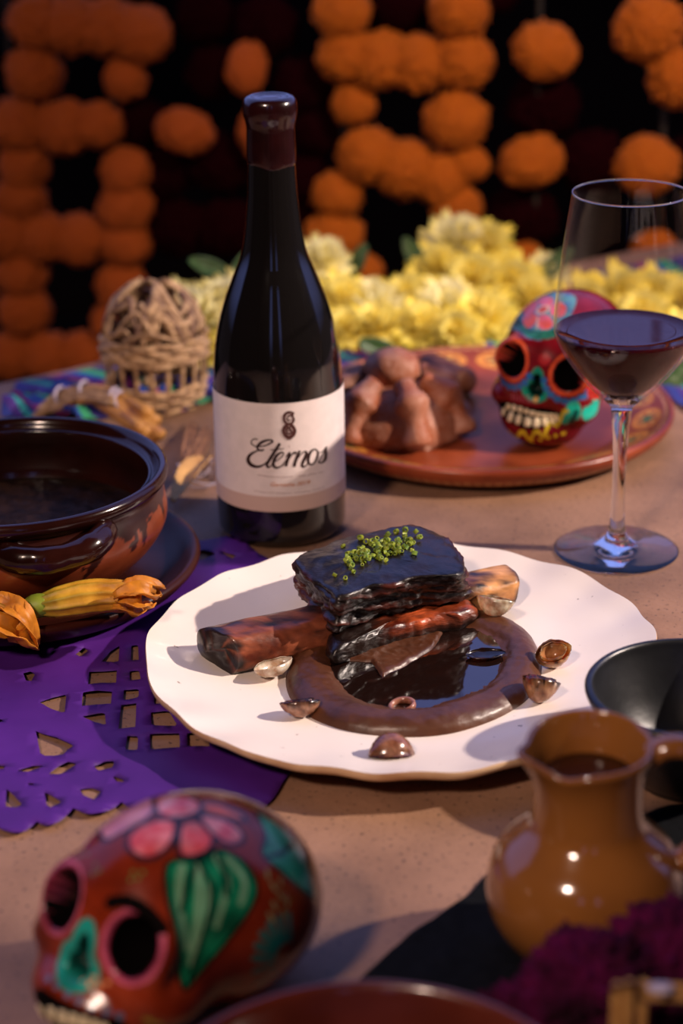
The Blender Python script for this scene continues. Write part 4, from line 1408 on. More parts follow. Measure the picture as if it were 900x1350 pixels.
for a in (-72, -130, -22, 25, 80, 135, 180): strip(a)
v, f = tube(catmull([at(556, 478, 0.020), at(580, 488, 0.021), at(603, 499, 0.021), at(618, 508, 0.020)], 6), [0.004, 0.008, 0.010, 0.0108, 0.0112, 0.0112, 0.0112, 0.011, 0.011, 0.011, 0.011, 0.011, 0.0112, 0.0115, 0.0118, 0.0118, 0.011, 0.009, 0.004], 20)
thing('bread_roll', v, f, m_bread2, 'dark brown finger-shaped roll end behind the sugared bread', 'bread')

# ------------------------------------------------------------------ jug
m_jug = pmat('jug_glaze', '#8c5828', '#704420', scale=16, rough=0.14, coat=0.7, bump=0.12, bscale=30, lo=0.3, hi=0.7, croughness=0.06)
JX, JY = 0.1035, 0.742
jug = empty('clay_jug', (JX, JY, 0), 'small glossy ochre clay jug with pouring lip in the right foreground', 'jug')


def jugfn(x, y, z, r, a):
    t = max(0, (z - 0.078) / 0.028)
    if t > 0:
        d = math.exp(-((((a - R(203)) + PI) % (2 * PI) - PI) / 0.30) ** 2)
        k = 1 + 0.30 * d * min(1, t) ** 1.5
        x, y = x * k, y * k
        z = z + 0.0030 * d * min(1, t) - 0.0035 * math.exp(-((((a - R(238)) + PI) % (2 * PI) - PI) / 0.35) ** 2) * min(1, t) + 0.0015 * math.cos(a - R(80)) * min(1, t)
    return x, y, z


jo = [(0.0, 0.0), (0.022, 0.0), (0.026, 0.0015), (0.034, 0.010), (0.0408, 0.021), (0.0432, 0.032), (0.0420, 0.043), (0.0375, 0.053), (0.0300, 0.061), (0.0250, 0.067), (0.0235, 0.074), (0.0232, 0.082), (0.0238, 0.090), (0.0252, 0.097), (0.0268, 0.1020), (0.0272, 0.1040), (0.0262, 0.1056), (0.0246, 0.1048),
      (0.0228, 0.099), (0.0208, 0.090), (0.0202, 0.080), (0.0206, 0.070), (0.026, 0.062), (0.034, 0.052), (0.038, 0.035), (0.030, 0.014), (0.0, 0.006)]
v, f = lathe(jo, (JX, JY, 0), 128, smoothn=4, fn=jugfn)
mesh('jug_body', v, f, m_jug, jug)
hpts = [(0.0250, 0.099), (0.033, 0.1035), (0.043, 0.1020), (0.0510, 0.092), (0.0540, 0.078), (0.0515, 0.063), (0.0450, 0.051), (0.0385, 0.046)]
ha = R(-3)
P = catmull([(JX + r * math.cos(ha), JY + r * math.sin(ha), z) for r, z in hpts], 5)
v, f = tube(P, [0.0068] * len(P), 20, flat=0.75)
mesh('jug_handle', v, f, m_jug, jug)
m_cof = pmat('jug_sauce', '#351610', '#2a100c', scale=40, rough=0.18)
v, f = lathe([(0.0, 0.0885), (0.012, 0.0885), (0.0206, 0.0886), (0.0206, 0.0870), (0.0, 0.0870)], (JX, JY, 0), 64)
thing('jug_sauce', v, f, m_cof, 'dark brown sauce visible inside the mouth of the jug', 'sauce', origin=(JX, JY, 0.087))

# ------------------------------------------------------------------ black bowl
m_black = pmat('black_clay', '#0b0c0f', '#121317', scale=60, rough=0.36, bump=0.15, bscale=80, coat=0.2, croughness=0.3)
bo = [(0.0, 0.0), (0.026, 0.0), (0.030, 0.003), (0.036, 0.012), (0.043, 0.024), (0.0512, 0.040), (0.0552, 0.049), (0.0540, 0.0520), (0.0515, 0.0515), (0.0500, 0.047), (0.0460, 0.037), (0.038, 0.021), (0.026, 0.009), (0.0, 0.005)]
v, f = lathe(bo, (0.1765, 0.8935, 0), 128, smoothn=4)
thing('black_bowl', v, f, m_black, 'matt black clay bowl at the right edge behind the ochre jug', 'bowl', origin=(0.1765, 0.8935, 0))

# ------------------------------------------------------------------ front bowl
m_fb = pmat('front_bowl_clay', '#5c2418', '#48190f', scale=25, rough=0.28, coat=0.5, bump=0.2, bscale=40)
fo = [(0.0, 0.0), (0.055, 0.0), (0.063, 0.004), (0.074, 0.018), (0.081, 0.034), (0.0848, 0.046), (0.0856, 0.0500), (0.0845, 0.0525), (0.0820, 0.0530), (0.0800, 0.0505), (0.0785, 0.045), (0.073, 0.028), (0.060, 0.012), (0.045, 0.007), (0.0, 0.006)]
v, f = lathe(fo, (0.0055, 0.566, 0), 144, smoothn=4)
thing('clay_bowl', v, f, m_fb, 'reddish clay bowl whose far rim shows at the bottom edge', 'bowl', origin=(0.0055, 0.566, 0))

# ------------------------------------------------------------------ black napkin
m_cloth = pmat('black_linen', '#08090b', '#0d0e11', scale=200, rough=0.9, bump=0.3, bscale=500, spec=0.1)
npx = [(470, 1300), (500, 1268), (540, 1233), (580, 1206), (615, 1182), (645, 1150), (672, 1126), (705, 1118), (760, 1110), (820, 1085), (900, 1060), (1000, 1060), (1010, 1250), (960, 1420), (700, 1430), (560, 1400), (480, 1340)]
OLn = [np.array(at(p[0], p[1], 0.001)) for p in resample(catmull(npx, 5, True), 160)]
cN = sum(OLn) / len(OLn)
V, F = [], []
for j in range(41):
    for k in range(160):
        p = cN + (OLn[k] - cN) * j / 40
        V.append((p[0], p[1], 0.0012 + 0.0016 * abs(noise.fractal(Vector((p[0] * 38, p[1] * 38, 4)), 1, 2, 3)) * (1 if np.hypot(p[0] - JX, p[1] - JY) > 0.03 else 0)))
for j in range(40):
    for k in range(160):
        k2 = (k + 1) % 160
        F.append((j * 160 + k, j * 160 + k2, (j + 1) * 160 + k2, (j + 1) * 160 + k))
o = thing('napkin', V, F, m_cloth, 'black cloth napkin spread under the ochre jug', 'napkin', origin=(JX, JY - 0.02, 0.0002))
md = o.modifiers.new('thick', 'SOLIDIFY'); md.thickness = 0.001; md.offset = -1

# ------------------------------------------------------------------ woven runner behind
m_runner = bpy.data.materials.new('runner_cloth')
m_runner.use_nodes = True
n_, l_ = m_runner.node_tree.nodes, m_runner.node_tree.links
tc = n_.new('ShaderNodeTexCoord')
sp_ = n_.new('ShaderNodeSeparateXYZ')
l_.new(tc.outputs['UV'], sp_.inputs[0])
rp_ = n_.new('ShaderNodeValToRGB')
rp_.color_ramp.interpolation = 'CONSTANT'
ml = n_.new('ShaderNodeMath'); ml.operation = 'MULTIPLY'; ml.inputs[1].default_value = 5.0
fr = n_.new('ShaderNodeMath'); fr.operation = 'FRACT'
l_.new(sp_.outputs['X'], ml.inputs[0]); l_.new(ml.outputs[0], fr.inputs[0]); l_.new(fr.outputs[0], rp_.inputs[0])
cols_ = ['#1c2a78', '#3a1c6e', '#1a7a78', '#241c60', '#8a1c5c', '#1c3a8a', '#2a8a5a', '#2a1458']
cr = rp_.color_ramp
cr.elements[0].color = (*lin(cols_[0]), 1); cr.elements[1].position = 0.13; cr.elements[1].color = (*lin(cols_[1]), 1)
for i_, c_ in enumerate(cols_[2:]):
    e_ = cr.elements.new(0.25 + i_ * 0.125); e_.color = (*lin(c_), 1)
l_.new(rp_.outputs[0], n_['Principled BSDF'].inputs['Base Color'])
n_['Principled BSDF'].inputs['Roughness'].default_value = 0.85
V, F, UVs = [], [], []
NX, NY = 150, 34
lowX, lowY = [-0.27, -0.20, -0.14, -0.06, 0.0, 0.10, 0.20, 0.25, 0.28, 0.45], [1.455, 1.447, 1.450, 1.49, 1.56, 1.575, 1.565, 1.50, 1.40, 1.40]
upX, upY = [-0.27, -0.2, -0.1, 0.1, 0.45], [1.535, 1.575, 1.635, 1.76, 1.95]
for i in range(NX + 1):
    x = -0.262 + 0.70 * i / NX
    a, b = np.interp(x, lowX, lowY), np.interp(x, upX, upY)
    for j in range(NY + 1):
        v_ = j / NY
        y = a + (b - a) * v_ + 0.004 * noise.noise(Vector((x * 40, v_ * 3, 1)))
        hgt = (0.022 if x < -0.08 else 0.008 if x < 0.2 else 0.012)
        z = 0.0015 + hgt * abs(noise.fractal(Vector((x * 26, y * 20, 2)), 1, 2, 3)) * math.sin(PI * min(1, v_ * 1.3 + 0.12)) ** 0.5
        V.append((x, y, max(z, 0.0012)))
        UVs.append((i / NX * 1.6 + v_ * 0.25, v_))
for i in range(NX):
    for j in range(NY):
        q = i * (NY + 1) + j
        F.append((q, q + NY + 1, q + NY + 2, q + 1))
o = thing('woven_runner', V, F, m_runner, 'crumpled blue, purple and teal striped cloth under the yellow flowers', 'cloth', origin=(0, 1.55, 0.0))
uv = o.data.uv_layers.new(name='UVMap')
uv.data.foreach_set('uv', np.array([UVs[l.vertex_index] for l in o.data.loops], np.float32).ravel())

# ------------------------------------------------------------------ palm basket
m_straw = pmat('palm_straw', '#b8946e', '#7c5c40', scale=140, rough=0.65, bump=0.5, bscale=400)
m_straw2 = pmat('dark_straw', '#5a3c34', '#8a6a50', scale=180, rough=0.7, bump=0.4, bscale=400)
bx_, by_ = at(203, 552, 0.0)[:2]
by_ += 0.035
bas = empty('palm_basket', (bx_, by_, 0.0), 'small domed woven palm basket left behind the bottle', 'basket')


def rad_b(z):
    return float(np.interp(z, [0, 0.012, 0.028, 0.045, 0.058, 0.070, 0.082, 0.092, 0.099, 0.102], [0.030, 0.036, 0.039, 0.0395, 0.0385, 0.0355, 0.030, 0.021, 0.010, 0.002]))


for k in range(20):
    a = 2 * PI * k / 20
    P = [(bx_ + rad_b(z) * math.cos(a + 0.4 * z), by_ + rad_b(z) * math.sin(a + 0.4 * z), z) for z in np.linspace(0.002, 0.052, 8)]
    v, f = tube(P, 0.0021, 6, flat=0.6)
    mesh('basket_rib', v, f, m_straw, bas)
for k in range(9):
    z0 = [0.003, 0.008, 0.0125, 0.0165, 0.0205, 0.043, 0.048, 0.0525, 0.057][k]
    P = []
    for i in range(61):
        a = 2 * PI * i / 60
        zz = z0 + 0.0022 * noise.noise(Vector((math.cos(a) * 2, math.sin(a) * 2, k * 2.3)))
        P.append((bx_ + (rad_b(zz) + 0.0016 * math.sin(a * 10 + PI * k)) * math.cos(a), by_ + (rad_b(zz) + 0.0016 * math.sin(a * 10 + PI * k)) * math.sin(a), zz))
    v, f = tube(P, [0.0034 + 0.0008 * noise.noise(Vector((i * 0.4, k, 0))) for i in range(61)] if k > 4 else 0.0026, 8, flat=0.8)
    mesh('basket_weave', v, f, m_straw, bas)
for k in range(42):
    a0 = random.uniform(0, 2 * PI)
    da = random.choice((-1, 1)) * random.uniform(0.5, 1.3)
    z0, z1 = random.uniform(0.056, 0.066), random.uniform(0.080, 0.101)
    if k % 3 == 0: z0, z1 = random.uniform(0.062, 0.094), 0
    P, r_ = [], []
    for i in range(13):
        t = i / 12
        z = z0 + (z1 - z0) * math.sin(PI * t) if z1 else z0 + 0.003 * math.sin(t * 6 + k)
        a = a0 + da * t
        rr_ = rad_b(z) + 0.002 * noise.noise(Vector((t * 4, k, 0))) + 0.001
        P.append((bx_ + rr_ * math.cos(a), by_ + rr_ * math.sin(a), z))
        r_.append(0.0030 * (0.7 + 0.4 * math.sin(PI * t)))
    v, f = tube(P, r_, 7, flat=0.6)
    mesh('palm_loop', v, f, m_straw2 if k % 4 == 1 else m_straw, bas)

# straw bundle
m_cane = pmat('husk_stick', '#b5813c', '#8f5a2c', scale=60, rough=0.55, bump=0.4, bscale=200, stretch=(1, 1, 4))
m_string = pmat('string', '#a89aa8', rough=0.7)
sb0 = at(140, 535, 0.0)
bun = empty('stick_bundle', (sb0.x, sb0.y, 0.0), 'bundle of golden husk sticks tied with string, in front of the palm basket', 'bundle')
ends = [((196, 545), 0.022), ((207, 556), 0.016), ((212, 574), 0.010), ((204, 580), 0.006), ((186, 566), 0.017), ((195, 572), 0.012)]
for k, ((ex_, ey_), ez) in enumerate(ends):
    P = [at(58 + k * 3, 545 - k * 4, 0.006), at(85 + k * 2, 522 + k * 2, 0.018), at(120, 512 + k * 3, 0.026 - k * 0.001), at(155, 523 + k * 5, 0.024 - k * 0.001), at(ex_, ey_, ez)]
    P = catmull(P, 6)
    v, f = tube(P, list(np.interp(np.linspace(0, 1, len(P)), [0, 0.3, 0.6, 1], [0.0012, 0.0022, 0.0038, 0.0050])), 10)
    mesh('husk_stick', v, f, m_cane, bun)
for k in range(5):
    P = catmull([at(40 + k * 6, 556 - k * 3, 0.004), at(62 + k * 3, 528 + k * 3, 0.014), at(100, 510 + k * 4, 0.026), at(150, 515 + k * 4, 0.030)], 6)
    v, f = tube(P, 0.0014, 6)
    mesh('straw', v, f, m_straw, bun)
for (px, py, z_) in ((78, 522, 0.017), (150, 524, 0.024), (156, 528, 0.023), (110, 514, 0.024)):
    c = at(px, py + 3, z_)
    P = [(c.x + 0.002 * math.sin(a * 2), c.y + 0.0105 * math.cos(a), c.z + 0.0085 * math.sin(a)) for a in np.linspace(0, 2 * PI, 24)]
    v, f = tube(P, 0.0013, 6)
    mesh('string_tie', v, f, m_string, bun)

# husk and raffia beside the bottle
m_husk2 = pmat('dry_husk', '#8a5f3c', '#6c452c', scale=60, rough=0.65)
m_husk = pmat('corn_husk', '#c99a58', '#a87a44', scale=60, rough=0.6, bump=0.3, bscale=200)
hk = at(250, 640, 0.0)
husk = empty('corn_husk', (hk.x, hk.y, 0.0), 'pale corn husk tied with strands, lying between clay pot and bottle', 'husk')
v, f = petal_strip([at(272, 606, 0.010), at(258, 618, 0.012), at(245, 636, 0.010), at(228, 662, 0.006)], 0.016, Vector((0, 0, 1)), 0.4, seed=2, wav=0.15)
o = mesh('husk_leaf', v, f, m_husk, husk); md = o.modifiers.new('thick', 'SOLIDIFY'); md.thickness = 0.0006
for k, pth in enumerate((((243, 608), (246, 585), (252, 556)), ((250, 612), (262, 585), (272, 560)), ((246, 610), (254, 588), (258, 558)), ((254, 612), (268, 590), (278, 566)))):
    v, f = petal_strip([at(pth[0][0], pth[0][1], 0.008), at(pth[1][0], pth[1][1], 0.010), at(pth[2][0], pth[2][1], 0.003)], 0.006, Vector((0, 0, 1)), 0.2, seed=k + 5)
    o = mesh('husk_strand', v, f, m_husk2, husk); md = o.modifiers.new('thick', 'SOLIDIFY'); md.thickness = 0.0006
for k, (px, py, rx, ry) in enumerate(((262, 622, 0.017, 0.020), (256, 616, 0.012, 0.012), (270, 628, 0.018, 0.014))):
    c = at(px, py, 0.006)
    P = [(c.x + rx * math.cos(a), c.y + ry * math.sin(a), 0.006 + 0.003 * math.sin(a * 2 + k)) for a in np.linspace(0, 1.9 * PI, 40)]
    v, f = tube(P, 0.0005, 6)
    mesh('string_loop', v, f, m_string, husk)

# ------------------------------------------------------------------ yellow flowers
m_yel = [pmat('yellow_petal', '#f0d83a', '#f4e88c', scale=70, rough=0.55, translucent=0.35), pmat('pale_petal', '#efe27a', '#f6efc0', scale=70, rough=0.55, translucent=0.35)]
m_calyx = pmat('calyx', '#3c5a24', rough=0.6)


def petal_mesh(name, L, Wd, curl, seed):
    V, F = [], []
    nu, nv = 5, 4
    for i in range(nu + 1):
        u = i / nu
        w_ = Wd * (0.28 + 0.72 * u ** 0.7) * (1 if u < 1 else 0.9)
        for j in range(nv + 1):
            q = 2 * j / nv - 1
            tip = (0.10 * L * (1 if j % 2 else -0.6)) if i == nu else 0
            x = L * u + tip - 0.10 * L * q * q * u
            y = q * w_ / 2
            z = curl * L * u * u + 0.22 * Wd * math.cos(q * 6 + seed) * u + 0.06 * L * noise.noise(Vector((u * 4, q * 3, seed)))
            V.append((x, y, z))
    for i in range(nu):
        for j in range(nv):
            k = i * (nv + 1) + j
            F.append((k, k + 1, k + nv + 2, k + nv + 1))
    return V, F


PET = []
for mi in range(2):
    for k, (L, Wd, cl) in enumerate(((0.031, 0.0105, -0.12), (0.027, 0.0105, 0.10), (0.022, 0.010, 0.30))):
        V, F = petal_mesh('petal', L, Wd, cl, k + mi * 3)
        me = bpy.data.meshes.new('petal')
        me.from_pydata(V, [], F)
        me.polygons.foreach_set('use_smooth', [True] * len(me.polygons))
        me.materials.append(m_yel[mi])
        PET.append(me)
v, f = lathe([(0.0, -0.010), (0.004, -0.009), (0.007, -0.003), (0.006, 0.002), (0.0, 0.003)], (0, 0, 0), 12)
cal = bpy.data.meshes.new('calyx'); cal.from_pydata(v, [], f); cal.materials.append(m_calyx)
FL = []


def make_flower(mi):
    t = empty('chrysanthemum', (0, 0, 0), None, 'flower')
    c = bpy.data.objects.new('calyx', cal); COL.objects.link(c); c.parent = t
    for wh, (cnt, elev, off) in enumerate(((15, 0, 0), (15, 20, 0.3), (13, 38, 0.1), (10, 55, 0.4), (6, 74, 0))):
        for k in range(cnt):
            o = bpy.data.objects.new('petal', PET[mi * 3 + min(2, wh // 2 + (wh > 0) * 0)])
            COL.objects.link(o)
            o.parent = t
            o.location = (0, 0, 0.0015 * wh)
            o.rotation_euler = Euler((random.uniform(-0.35, 0.35), -R(elev + random.uniform(-8, 8)), 2 * PI * (k + off) / cnt + random.uniform(-0.15, 0.15)), 'XYZ')
            s_ = random.uniform(0.9, 1.12)
            o.scale = (s_, s_, s_)
    return t


proto = [make_flower(0), make_flower(1)]
kids = [list(p.children) for p in proto]
used = [False, False]
YF = [  # px, py, radius px, depth, material, label
    (232, 392, 34, 1.60, 1, 'pale yellow flower at the far left end, peeking over the palm basket'),
    (262, 405, 44, 1.585, 1, 'large pale yellow flower directly right behind the palm basket dome'),
    (303, 388, 42, 1.60, 1, 'pale yellow flower touching the left shoulder of the bottle'),
    (272, 452, 40, 1.57, 0, 'lowest yellow flower in shade left of the bottle, beside the basket'),
    (322, 430, 42, 1.59, 0, 'yellow flower half hidden by the left side of the bottle body'),
    (425, 335, 35, 1.72, 1, 'small pale yellow flower right of the bottle neck, top of its cluster'),
    (445, 385, 40, 1.68, 0, 'yellow flower just right of the bottle shoulder'),
    (455, 437, 34, 1.62, 0, 'low yellow flower right beside the bottle, above the sugared bread'),
    (492, 398, 42, 1.68, 1, 'pale yellow flower above and left of the bread knob'),
    (498, 440, 38, 1.62, 0, 'yellow flower directly behind the bread knob'),
    (540, 385, 42, 1.70, 0, 'yellow flower midway between bottle and flower peak, upper row'),
    (548, 432, 40, 1.62, 0, 'yellow flower at the back rim of the platter, right of the bread knob'),
    (590, 395, 45, 1.66, 1, 'large pale yellow flower directly below the flower peak'),
    (600, 310, 42, 1.76, 1, 'topmost pale yellow flower forming the peak of the heap'),
    (640, 318, 40, 1.76, 0, 'yellow flower on the right shoulder of the peak'),
    (575, 345, 38, 1.74, 0, 'yellow flower on the left slope below the peak'),
    (625, 358, 44, 1.71, 0, 'large yellow flower in the middle of the heap under the peak'),
    (672, 362, 40, 1.72, 0, 'yellow flower above the maroon skull crown, upper right of heap'),
    (600, 436, 38, 1.61, 0, 'yellow flower against the painted back rim of the platter'),
    (640, 410, 44, 1.64, 0, 'yellow flower immediately left of the maroon skull'),
    (695, 385, 38, 1.70, 0, 'yellow flower behind the top of the maroon skull'),
    (720, 352, 28, 1.76, 1, 'small yellow flower between the maroon skull and the glass'),
    (765, 388, 40, 1.68, 0, 'yellow flower seen through the left side of the glass'),
    (812, 378, 44, 1.70, 0, 'large yellow flower seen through the middle of the wine glass'),
    (858, 382, 42, 1.70, 0, 'yellow flower seen through the right side of the wine glass'),
    (902, 390, 40, 1.68, 0, 'yellow flower at the right edge level with the wine'),
    (895, 460, 40, 1.58, 0, 'low yellow flower at the right edge behind the platter'),
    (845, 440, 42, 1.64, 0, 'yellow flower behind the wine in the glass bowl'),
    (770, 432, 42, 1.63, 0, 'yellow flower hidden behind the maroon skull and glass'),
    (660, 300, 22, 1.80, 0, 'small yellow bloom tucked behind the peak'),
]
YF = [q for q in YF if 'hidden behind the maroon' not in q[5] and 'tucked' not in q[5]]
for (px, py, rp2, Y, mi, lbl) in YF:
    if not used[mi]:
        o = proto[mi]; used[mi] = True
    else:
        o = proto[mi].copy(); COL.objects.link(o)
        for ch in kids[mi]:
            c = ch.copy(); COL.objects.link(c); c.parent = o
    p = atY(px, py, Y)
    rw = rp2 * (Y / math.cos(R(18))) / FPX
    s_ = rw / 0.030
    o.scale = (s_, s_, s_)
    p.z = max(p.z - rw * 0.35, 0.014)
    o.location = p
    o.rotation_euler = (R(random.uniform(28, 62)), R(random.uniform(-28, 28)), random.uniform(0, 6.28)) if False else Euler((R(random.uniform(25, 60)), R(random.uniform(-30, 30)), 0)).to_matrix().to_4x4().to_euler()
    o['label'] = lbl
    o['group'] = 'yellow flowers heaped behind the platter'

# green leaves
m_leaf = pmat('leaf_green', '#2c4a1e', '#1c3416', scale=50, rough=0.5)
for (px, py, Y, L, rz, lbl) in ((275, 352, 1.62, 0.03, 160, 'dark green leaf above the flowers left of the bottle'), (318, 352, 1.63, 0.028, 60, 'dark green leaf by the left bottle shoulder'),
                                (548, 340, 1.74, 0.035, 120, 'dark green leaf left of the flower peak'), (470, 345, 1.76, 0.03, 60, 'dark green leaf right of the bottle neck flower'),
                                (500, 470, 1.58, 0.03, -20, 'dark green leaf behind the bread knob'), (735, 345, 1.75, 0.03, 40, 'dark green leaf left of the wine glass'), (893, 520, 1.50, 0.035, 30, 'dark green leaf at the right edge by the platter')):
    c = atY(px, py, Y)
    c.z = max(c.z, 0.012)
    d = Vector((math.cos(R(rz)), 0.2, math.sin(R(rz)))) * L
    v, f = petal_strip([c - d * 0.6, c, c + d * 0.6], L * 0.5, Vector((0, -1, 0.5)), 0.2, seed=px)
    o = thing('leaf', v, f, m_leaf, lbl, 'leaf', 'green leaves among the yellow flowers')
    md = o.modifiers.new('thick', 'SOLIDIFY'); md.thickness = 0.0006

# ------------------------------------------------------------------ marigold garlands
m_org = [pmat('marigold', '#e0660e', '#f08a1c', scale=40, rough=0.6, translucent=0.2, bump=0.8, bscale=300), pmat('dim_lit_marigold', '#d4561a', '#e87c2c', scale=40, rough=0.6, translucent=0.2, bump=0.8, bscale=300)]  # second, redder tint paints the left side's dimmer light into the petals
m_mar = pmat('cockscomb', '#1c0409', '#2c0810', scale=60, spec=0.0, rough=0.95, bump=0.8, bscale=300)
POM = {}
D, Fi = ico(6)
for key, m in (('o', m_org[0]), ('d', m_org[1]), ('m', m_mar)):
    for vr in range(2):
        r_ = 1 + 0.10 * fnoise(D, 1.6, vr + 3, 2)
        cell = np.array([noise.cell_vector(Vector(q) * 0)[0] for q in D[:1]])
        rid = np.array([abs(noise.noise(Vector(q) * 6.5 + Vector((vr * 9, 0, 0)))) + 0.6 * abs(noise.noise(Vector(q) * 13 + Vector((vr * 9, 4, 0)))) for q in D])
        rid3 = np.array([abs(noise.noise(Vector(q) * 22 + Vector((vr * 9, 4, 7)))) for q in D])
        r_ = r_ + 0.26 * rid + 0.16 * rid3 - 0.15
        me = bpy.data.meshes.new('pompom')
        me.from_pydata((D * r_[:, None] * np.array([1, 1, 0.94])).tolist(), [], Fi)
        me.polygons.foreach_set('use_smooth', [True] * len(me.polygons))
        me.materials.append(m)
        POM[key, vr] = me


def Yg(px):
    return 2.06 - 0.10 * px / 900


def pom(key, px, py, rp2, lbl, grp, flat=1.0, Y=None):
    name = 'marigold' if key != 'm' else 'cockscomb_flower'
    Y = Y or Yg(px)
    o = bpy.data.objects.new(name, POM[key, random.randint(0, 1)])
    COL.objects.link(o)
    o.location = atY(px, py, Y)
    rw = rp2 * (Y / math.cos(R(14))) / FPX
    o.scale = (rw, rw, rw * flat)
    o.rotation_euler = (random.uniform(-0.3, 0.3), random.uniform(-0.3, 0.3), random.uniform(0, 6.28))
    tag(o, lbl, 'flower', grp)


ORD = {1: ['only one'], 2: ['left one', 'right one'], 3: ['leftmost', 'middle one', 'rightmost'], 4: ['leftmost', 'second from left', 'third from left', 'rightmost']}
NTH = ['top', 'second', 'third', 'fourth', 'fifth', 'sixth', 'seventh', 'eighth', 'ninth']
Lrows = [[(50, 30, 37), (95, 32, 37), (140, 36, 38), (186, 45, 38)], [(45, 97, 36), (165, 104, 27)], [(25, 165, 37), (85, 168, 37), (130, 165, 31)], [(32, 218, 33), (166, 226, 32)], [(28, 260, 33), (165, 272, 35)],
         [(12, 308, 36), (55, 313, 35), (106, 315, 35), (165, 320, 33)], [(28, 360, 34), (160, 376, 33)], [(33, 410, 35), (150, 424, 30)], [(14, 470, 35), (62, 470, 35), (109, 468, 33)]]
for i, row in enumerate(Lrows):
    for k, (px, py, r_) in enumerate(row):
        pom('d', px, py, r_, f'orange marigold tinted as dimly lit, {ORD[len(row)][k]} in the {NTH[i]} row of the far-left garland', 'marigolds of the left garland')
Mrows = [[(450, 15, 36), (605, 12, 37)], [(455, 72, 36), (500, 80, 38), (552, 84, 38), (610, 80, 37)], [(467, 137, 28), (601, 158, 40)], [(484, 205, 38), (535, 222, 40), (582, 235, 36), (620, 216, 24)], [(445, 257, 32), (602, 274, 32)],
         [(440, 312, 38)], [(478, 358, 26), (570, 372, 26)]]
for i, row in enumerate(Mrows):
    for k, (px, py, r_) in enumerate(row):
        pom('o', px, py, r_, f'orange marigold, {ORD[len(row)][k]} in the {NTH[i]} row, garland right of bottle neck', 'marigolds of the middle garland')
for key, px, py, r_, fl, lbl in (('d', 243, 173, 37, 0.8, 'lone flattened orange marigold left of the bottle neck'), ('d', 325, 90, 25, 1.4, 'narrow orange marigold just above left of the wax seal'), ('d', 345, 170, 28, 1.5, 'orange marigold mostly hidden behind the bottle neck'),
                                 ('o', 718, 67, 39, 0.95, 'upper orange marigold in the column left of the glass'), ('o', 700, 213, 41, 0.85, 'ragged orange marigold in the column, left of the glass rim'), ('o', 692, 345, 28, 0.9, 'orange marigold peeking out above the maroon skull'),
                                 ('o', 855, 37, 44, 0.95, 'large bright orange marigold in the top right corner'), ('o', 895, 103, 40, 1.0, 'bright orange marigold at the right edge below the corner one'), ('o', 853, 218, 40, 1.0, 'orange marigold half seen through the rim of the wine glass'),
                                 ('o', 863, 332, 30, 1.0, 'orange marigold seen entirely through the wine glass')):
    pom(key, px, py, r_, lbl, 'single marigolds in the back garlands', fl)
for px, py, r_, lbl in ((716, 140, 44, 'dark maroon bloom between the two orange ones left of the glass'), (782, 214, 45, 'dark maroon bloom just left above the wine glass rim'), (688, 285, 46, 'dark maroon bloom under the ragged orange marigold'),
                        (912, 205, 28, 'dark maroon bloom cut by the right edge beside the glass rim'), (283, 95, 36, 'dark maroon bloom up left of the wax seal'), (350, 35, 40, 'dark maroon bloom at the top edge above the bottle'),
                        (400, 112, 38, 'dark maroon bloom right of the wax seal'), (418, 172, 34, 'dark maroon bloom right of the upper bottle neck'), (402, 235, 36, 'dark maroon bloom right of the middle bottle neck'),
                        (185, 160, 34, 'dark maroon bloom left of the lone flattened marigold'), (212, 228, 38, 'dark maroon bloom below left of the lone flattened marigold'), (290, 215, 42, 'dark maroon bloom left of the bottle neck, below the lone marigold'),
                        (235, 300, 42, 'dark maroon bloom above the pale flowers left of the bottle'), (300, 300, 42, 'dark maroon bloom by the bottle, above the pale flowers'), (400, 290, 34, 'dark maroon bloom right of the lower bottle neck'),
                        (270, 22, 36, 'dull maroon bloom at the top edge left of the bottle'), (525, 8, 38, 'dull maroon bloom at the top edge between the two orange ones'), (655, -8, 26, 'dull maroon bloom cut by the top edge right of the middle garland')):
    pom('m', px, py, r_, lbl, 'maroon blooms in the back garlands', 0.95, Yg(px) + 0.035)
m_cord = pmat('cord', '#1c1410', rough=0.9)
for px, lbl in ((30, 'first'), (160, 'second'), (455, 'third'), (605, 'fourth'), (705, 'fifth'), (868, 'sixth')):
    c = atY(px, 300, Yg(px) + 0.012)
    v, f = tube([(c.x, c.y, z) for z in np.linspace(-0.75, 1.6, 20)], 0.003, 6)
    thing('garland_cord', v, f, m_cord, f'thin dark cord carrying the flowers, {lbl} from the left', 'cord', 'cords behind the marigolds')
v, f = tube([(-1.0, 2.0, 1.6), (1.0, 2.0, 1.6)], 0.02, 10)
for (px, lbl) in ():
    pass
m_stemg = pmat('foliage', '#10180f', '#0a0f0c', scale=4, rough=0.9)

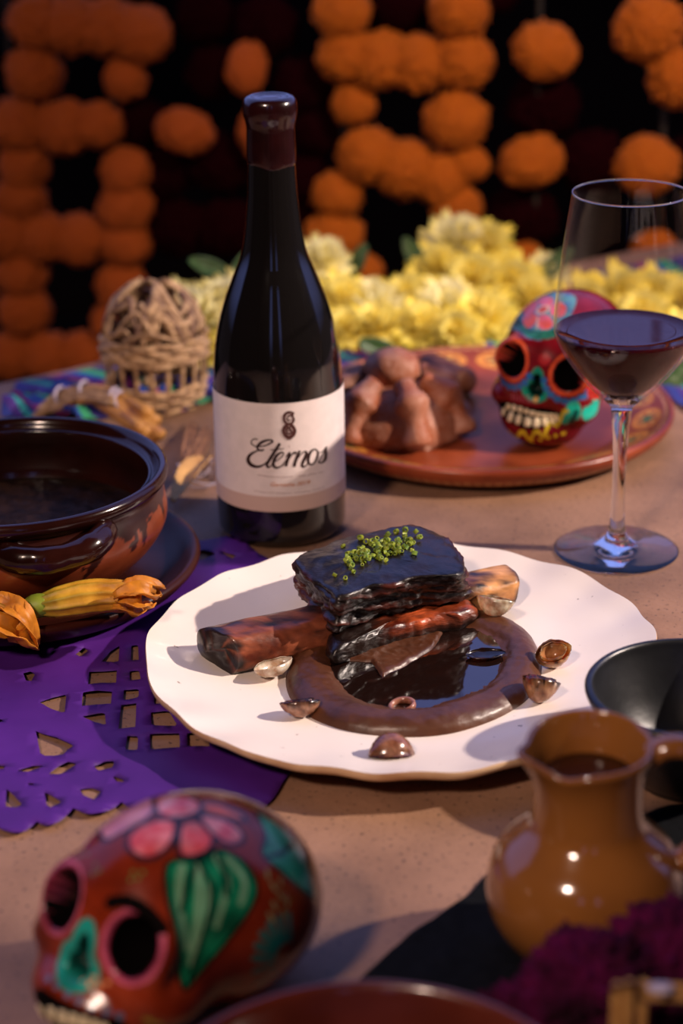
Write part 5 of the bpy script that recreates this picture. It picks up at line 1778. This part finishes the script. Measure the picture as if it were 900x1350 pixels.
# ------------------------------------------------------------------ magenta blooms and palm frame, bottom right
m_mag = pmat('magenta_cockscomb', '#520a38', '#1c0512', scale=50, spec=0.1, rough=0.9, bump=1.0, bscale=250)
for px, py, Y, r_, lbl in ((888, 1285, 0.676, 0.029, 'dark magenta velvet bloom against the right edge below the jug handle'), (775, 1318, 0.652, 0.026, 'dark magenta velvet bloom in front of the jug base'), (690, 1362, 0.655, 0.020, 'dark magenta velvet bloom at the bottom edge on the napkin')):
    D2, F2 = D, Fi
    rid = np.array([abs(noise.noise(Vector(q) * 5 + Vector((px, 0, 0)))) + 0.6 * abs(noise.noise(Vector(q) * 11 + Vector((px, 4, 0)))) for q in D2])
    c = atY(px, py, Y)
    v = D2 * (r_ * (0.88 + 0.35 * rid))[:, None] + np.array([c.x, c.y, c.z])
    v[:, 2] = np.maximum(v[:, 2], 0.003)
    thing('cockscomb_flower', v, F2, m_mag, lbl, 'flower', 'magenta blooms in the right foreground')
m_palm = pmat('palm_strip', '#c8985a', '#a87840', scale=60, rough=0.5, bump=0.3, bscale=200)
fx = atY(828, 1290, 0.615)
fr_ = empty('palm_ornament', (fx.x, fx.y, 0.0), 'small frame of folded palm strips in the bottom right corner', 'frame')


def slat(p0, p1, wd, th, nm='palm_strip'):
    p0, p1 = Vector(p0), Vector(p1)
    t = (p1 - p0).normalized()
    s = t.cross(Vector((0, 1, 0.01))).normalized()
    n = s.cross(t)
    V = []
    N_ = 12
    for i in range(N_ + 1):
        c = p0 + (p1 - p0) * i / N_ + n * 0.0006 * noise.noise(Vector((i * 0.5, p0.x * 90, 0)))
        for a, b in ((-1, -1), (-0.4, 0.5), (0.4, 0.5), (1, -1), (0.4, -1), (-0.4, -1)):
            V.append(c + s * a * wd / 2 + n * b * th / 2)
    F = [(i * 6 + k, i * 6 + (k + 1) % 6, (i + 1) * 6 + (k + 1) % 6, (i + 1) * 6 + k) for i in range(N_) for k in range(6)] + [tuple(range(6)), tuple(range(N_ * 6 + 5, N_ * 6 - 1, -1))]
    mesh(nm, V, F, m_palm, fr_)


zt_ = fx.z
for dx, dy in ((-0.0042, 0), (0.0000, -0.001), (0.0058, 0.002)):
    slat((fx.x + dx, fx.y + dy, 0.0), (fx.x + dx, fx.y + dy, zt_ - abs(dx) * 0.4), 0.0042, 0.003)
for dx in (0.062, 0.067):
    slat((fx.x + dx, fx.y, 0.0), (fx.x + dx, fx.y, zt_), 0.0042, 0.003)
for dz in (-0.0035, -0.0080):
    slat((fx.x + 0.004, fx.y + 0.001, zt_ + dz), (fx.x + 0.07, fx.y + 0.001, zt_ + dz - 0.004), 0.0042, 0.003)
v, f = dome((fx.x + 0.012, fx.y - 0.002, zt_ - 0.003), 0.0045, 0.003, 0.0016, sub=3, sq=2.0, amp=0.002, zf=-1)
mesh('string_knot', v, f, m_string, fr_)
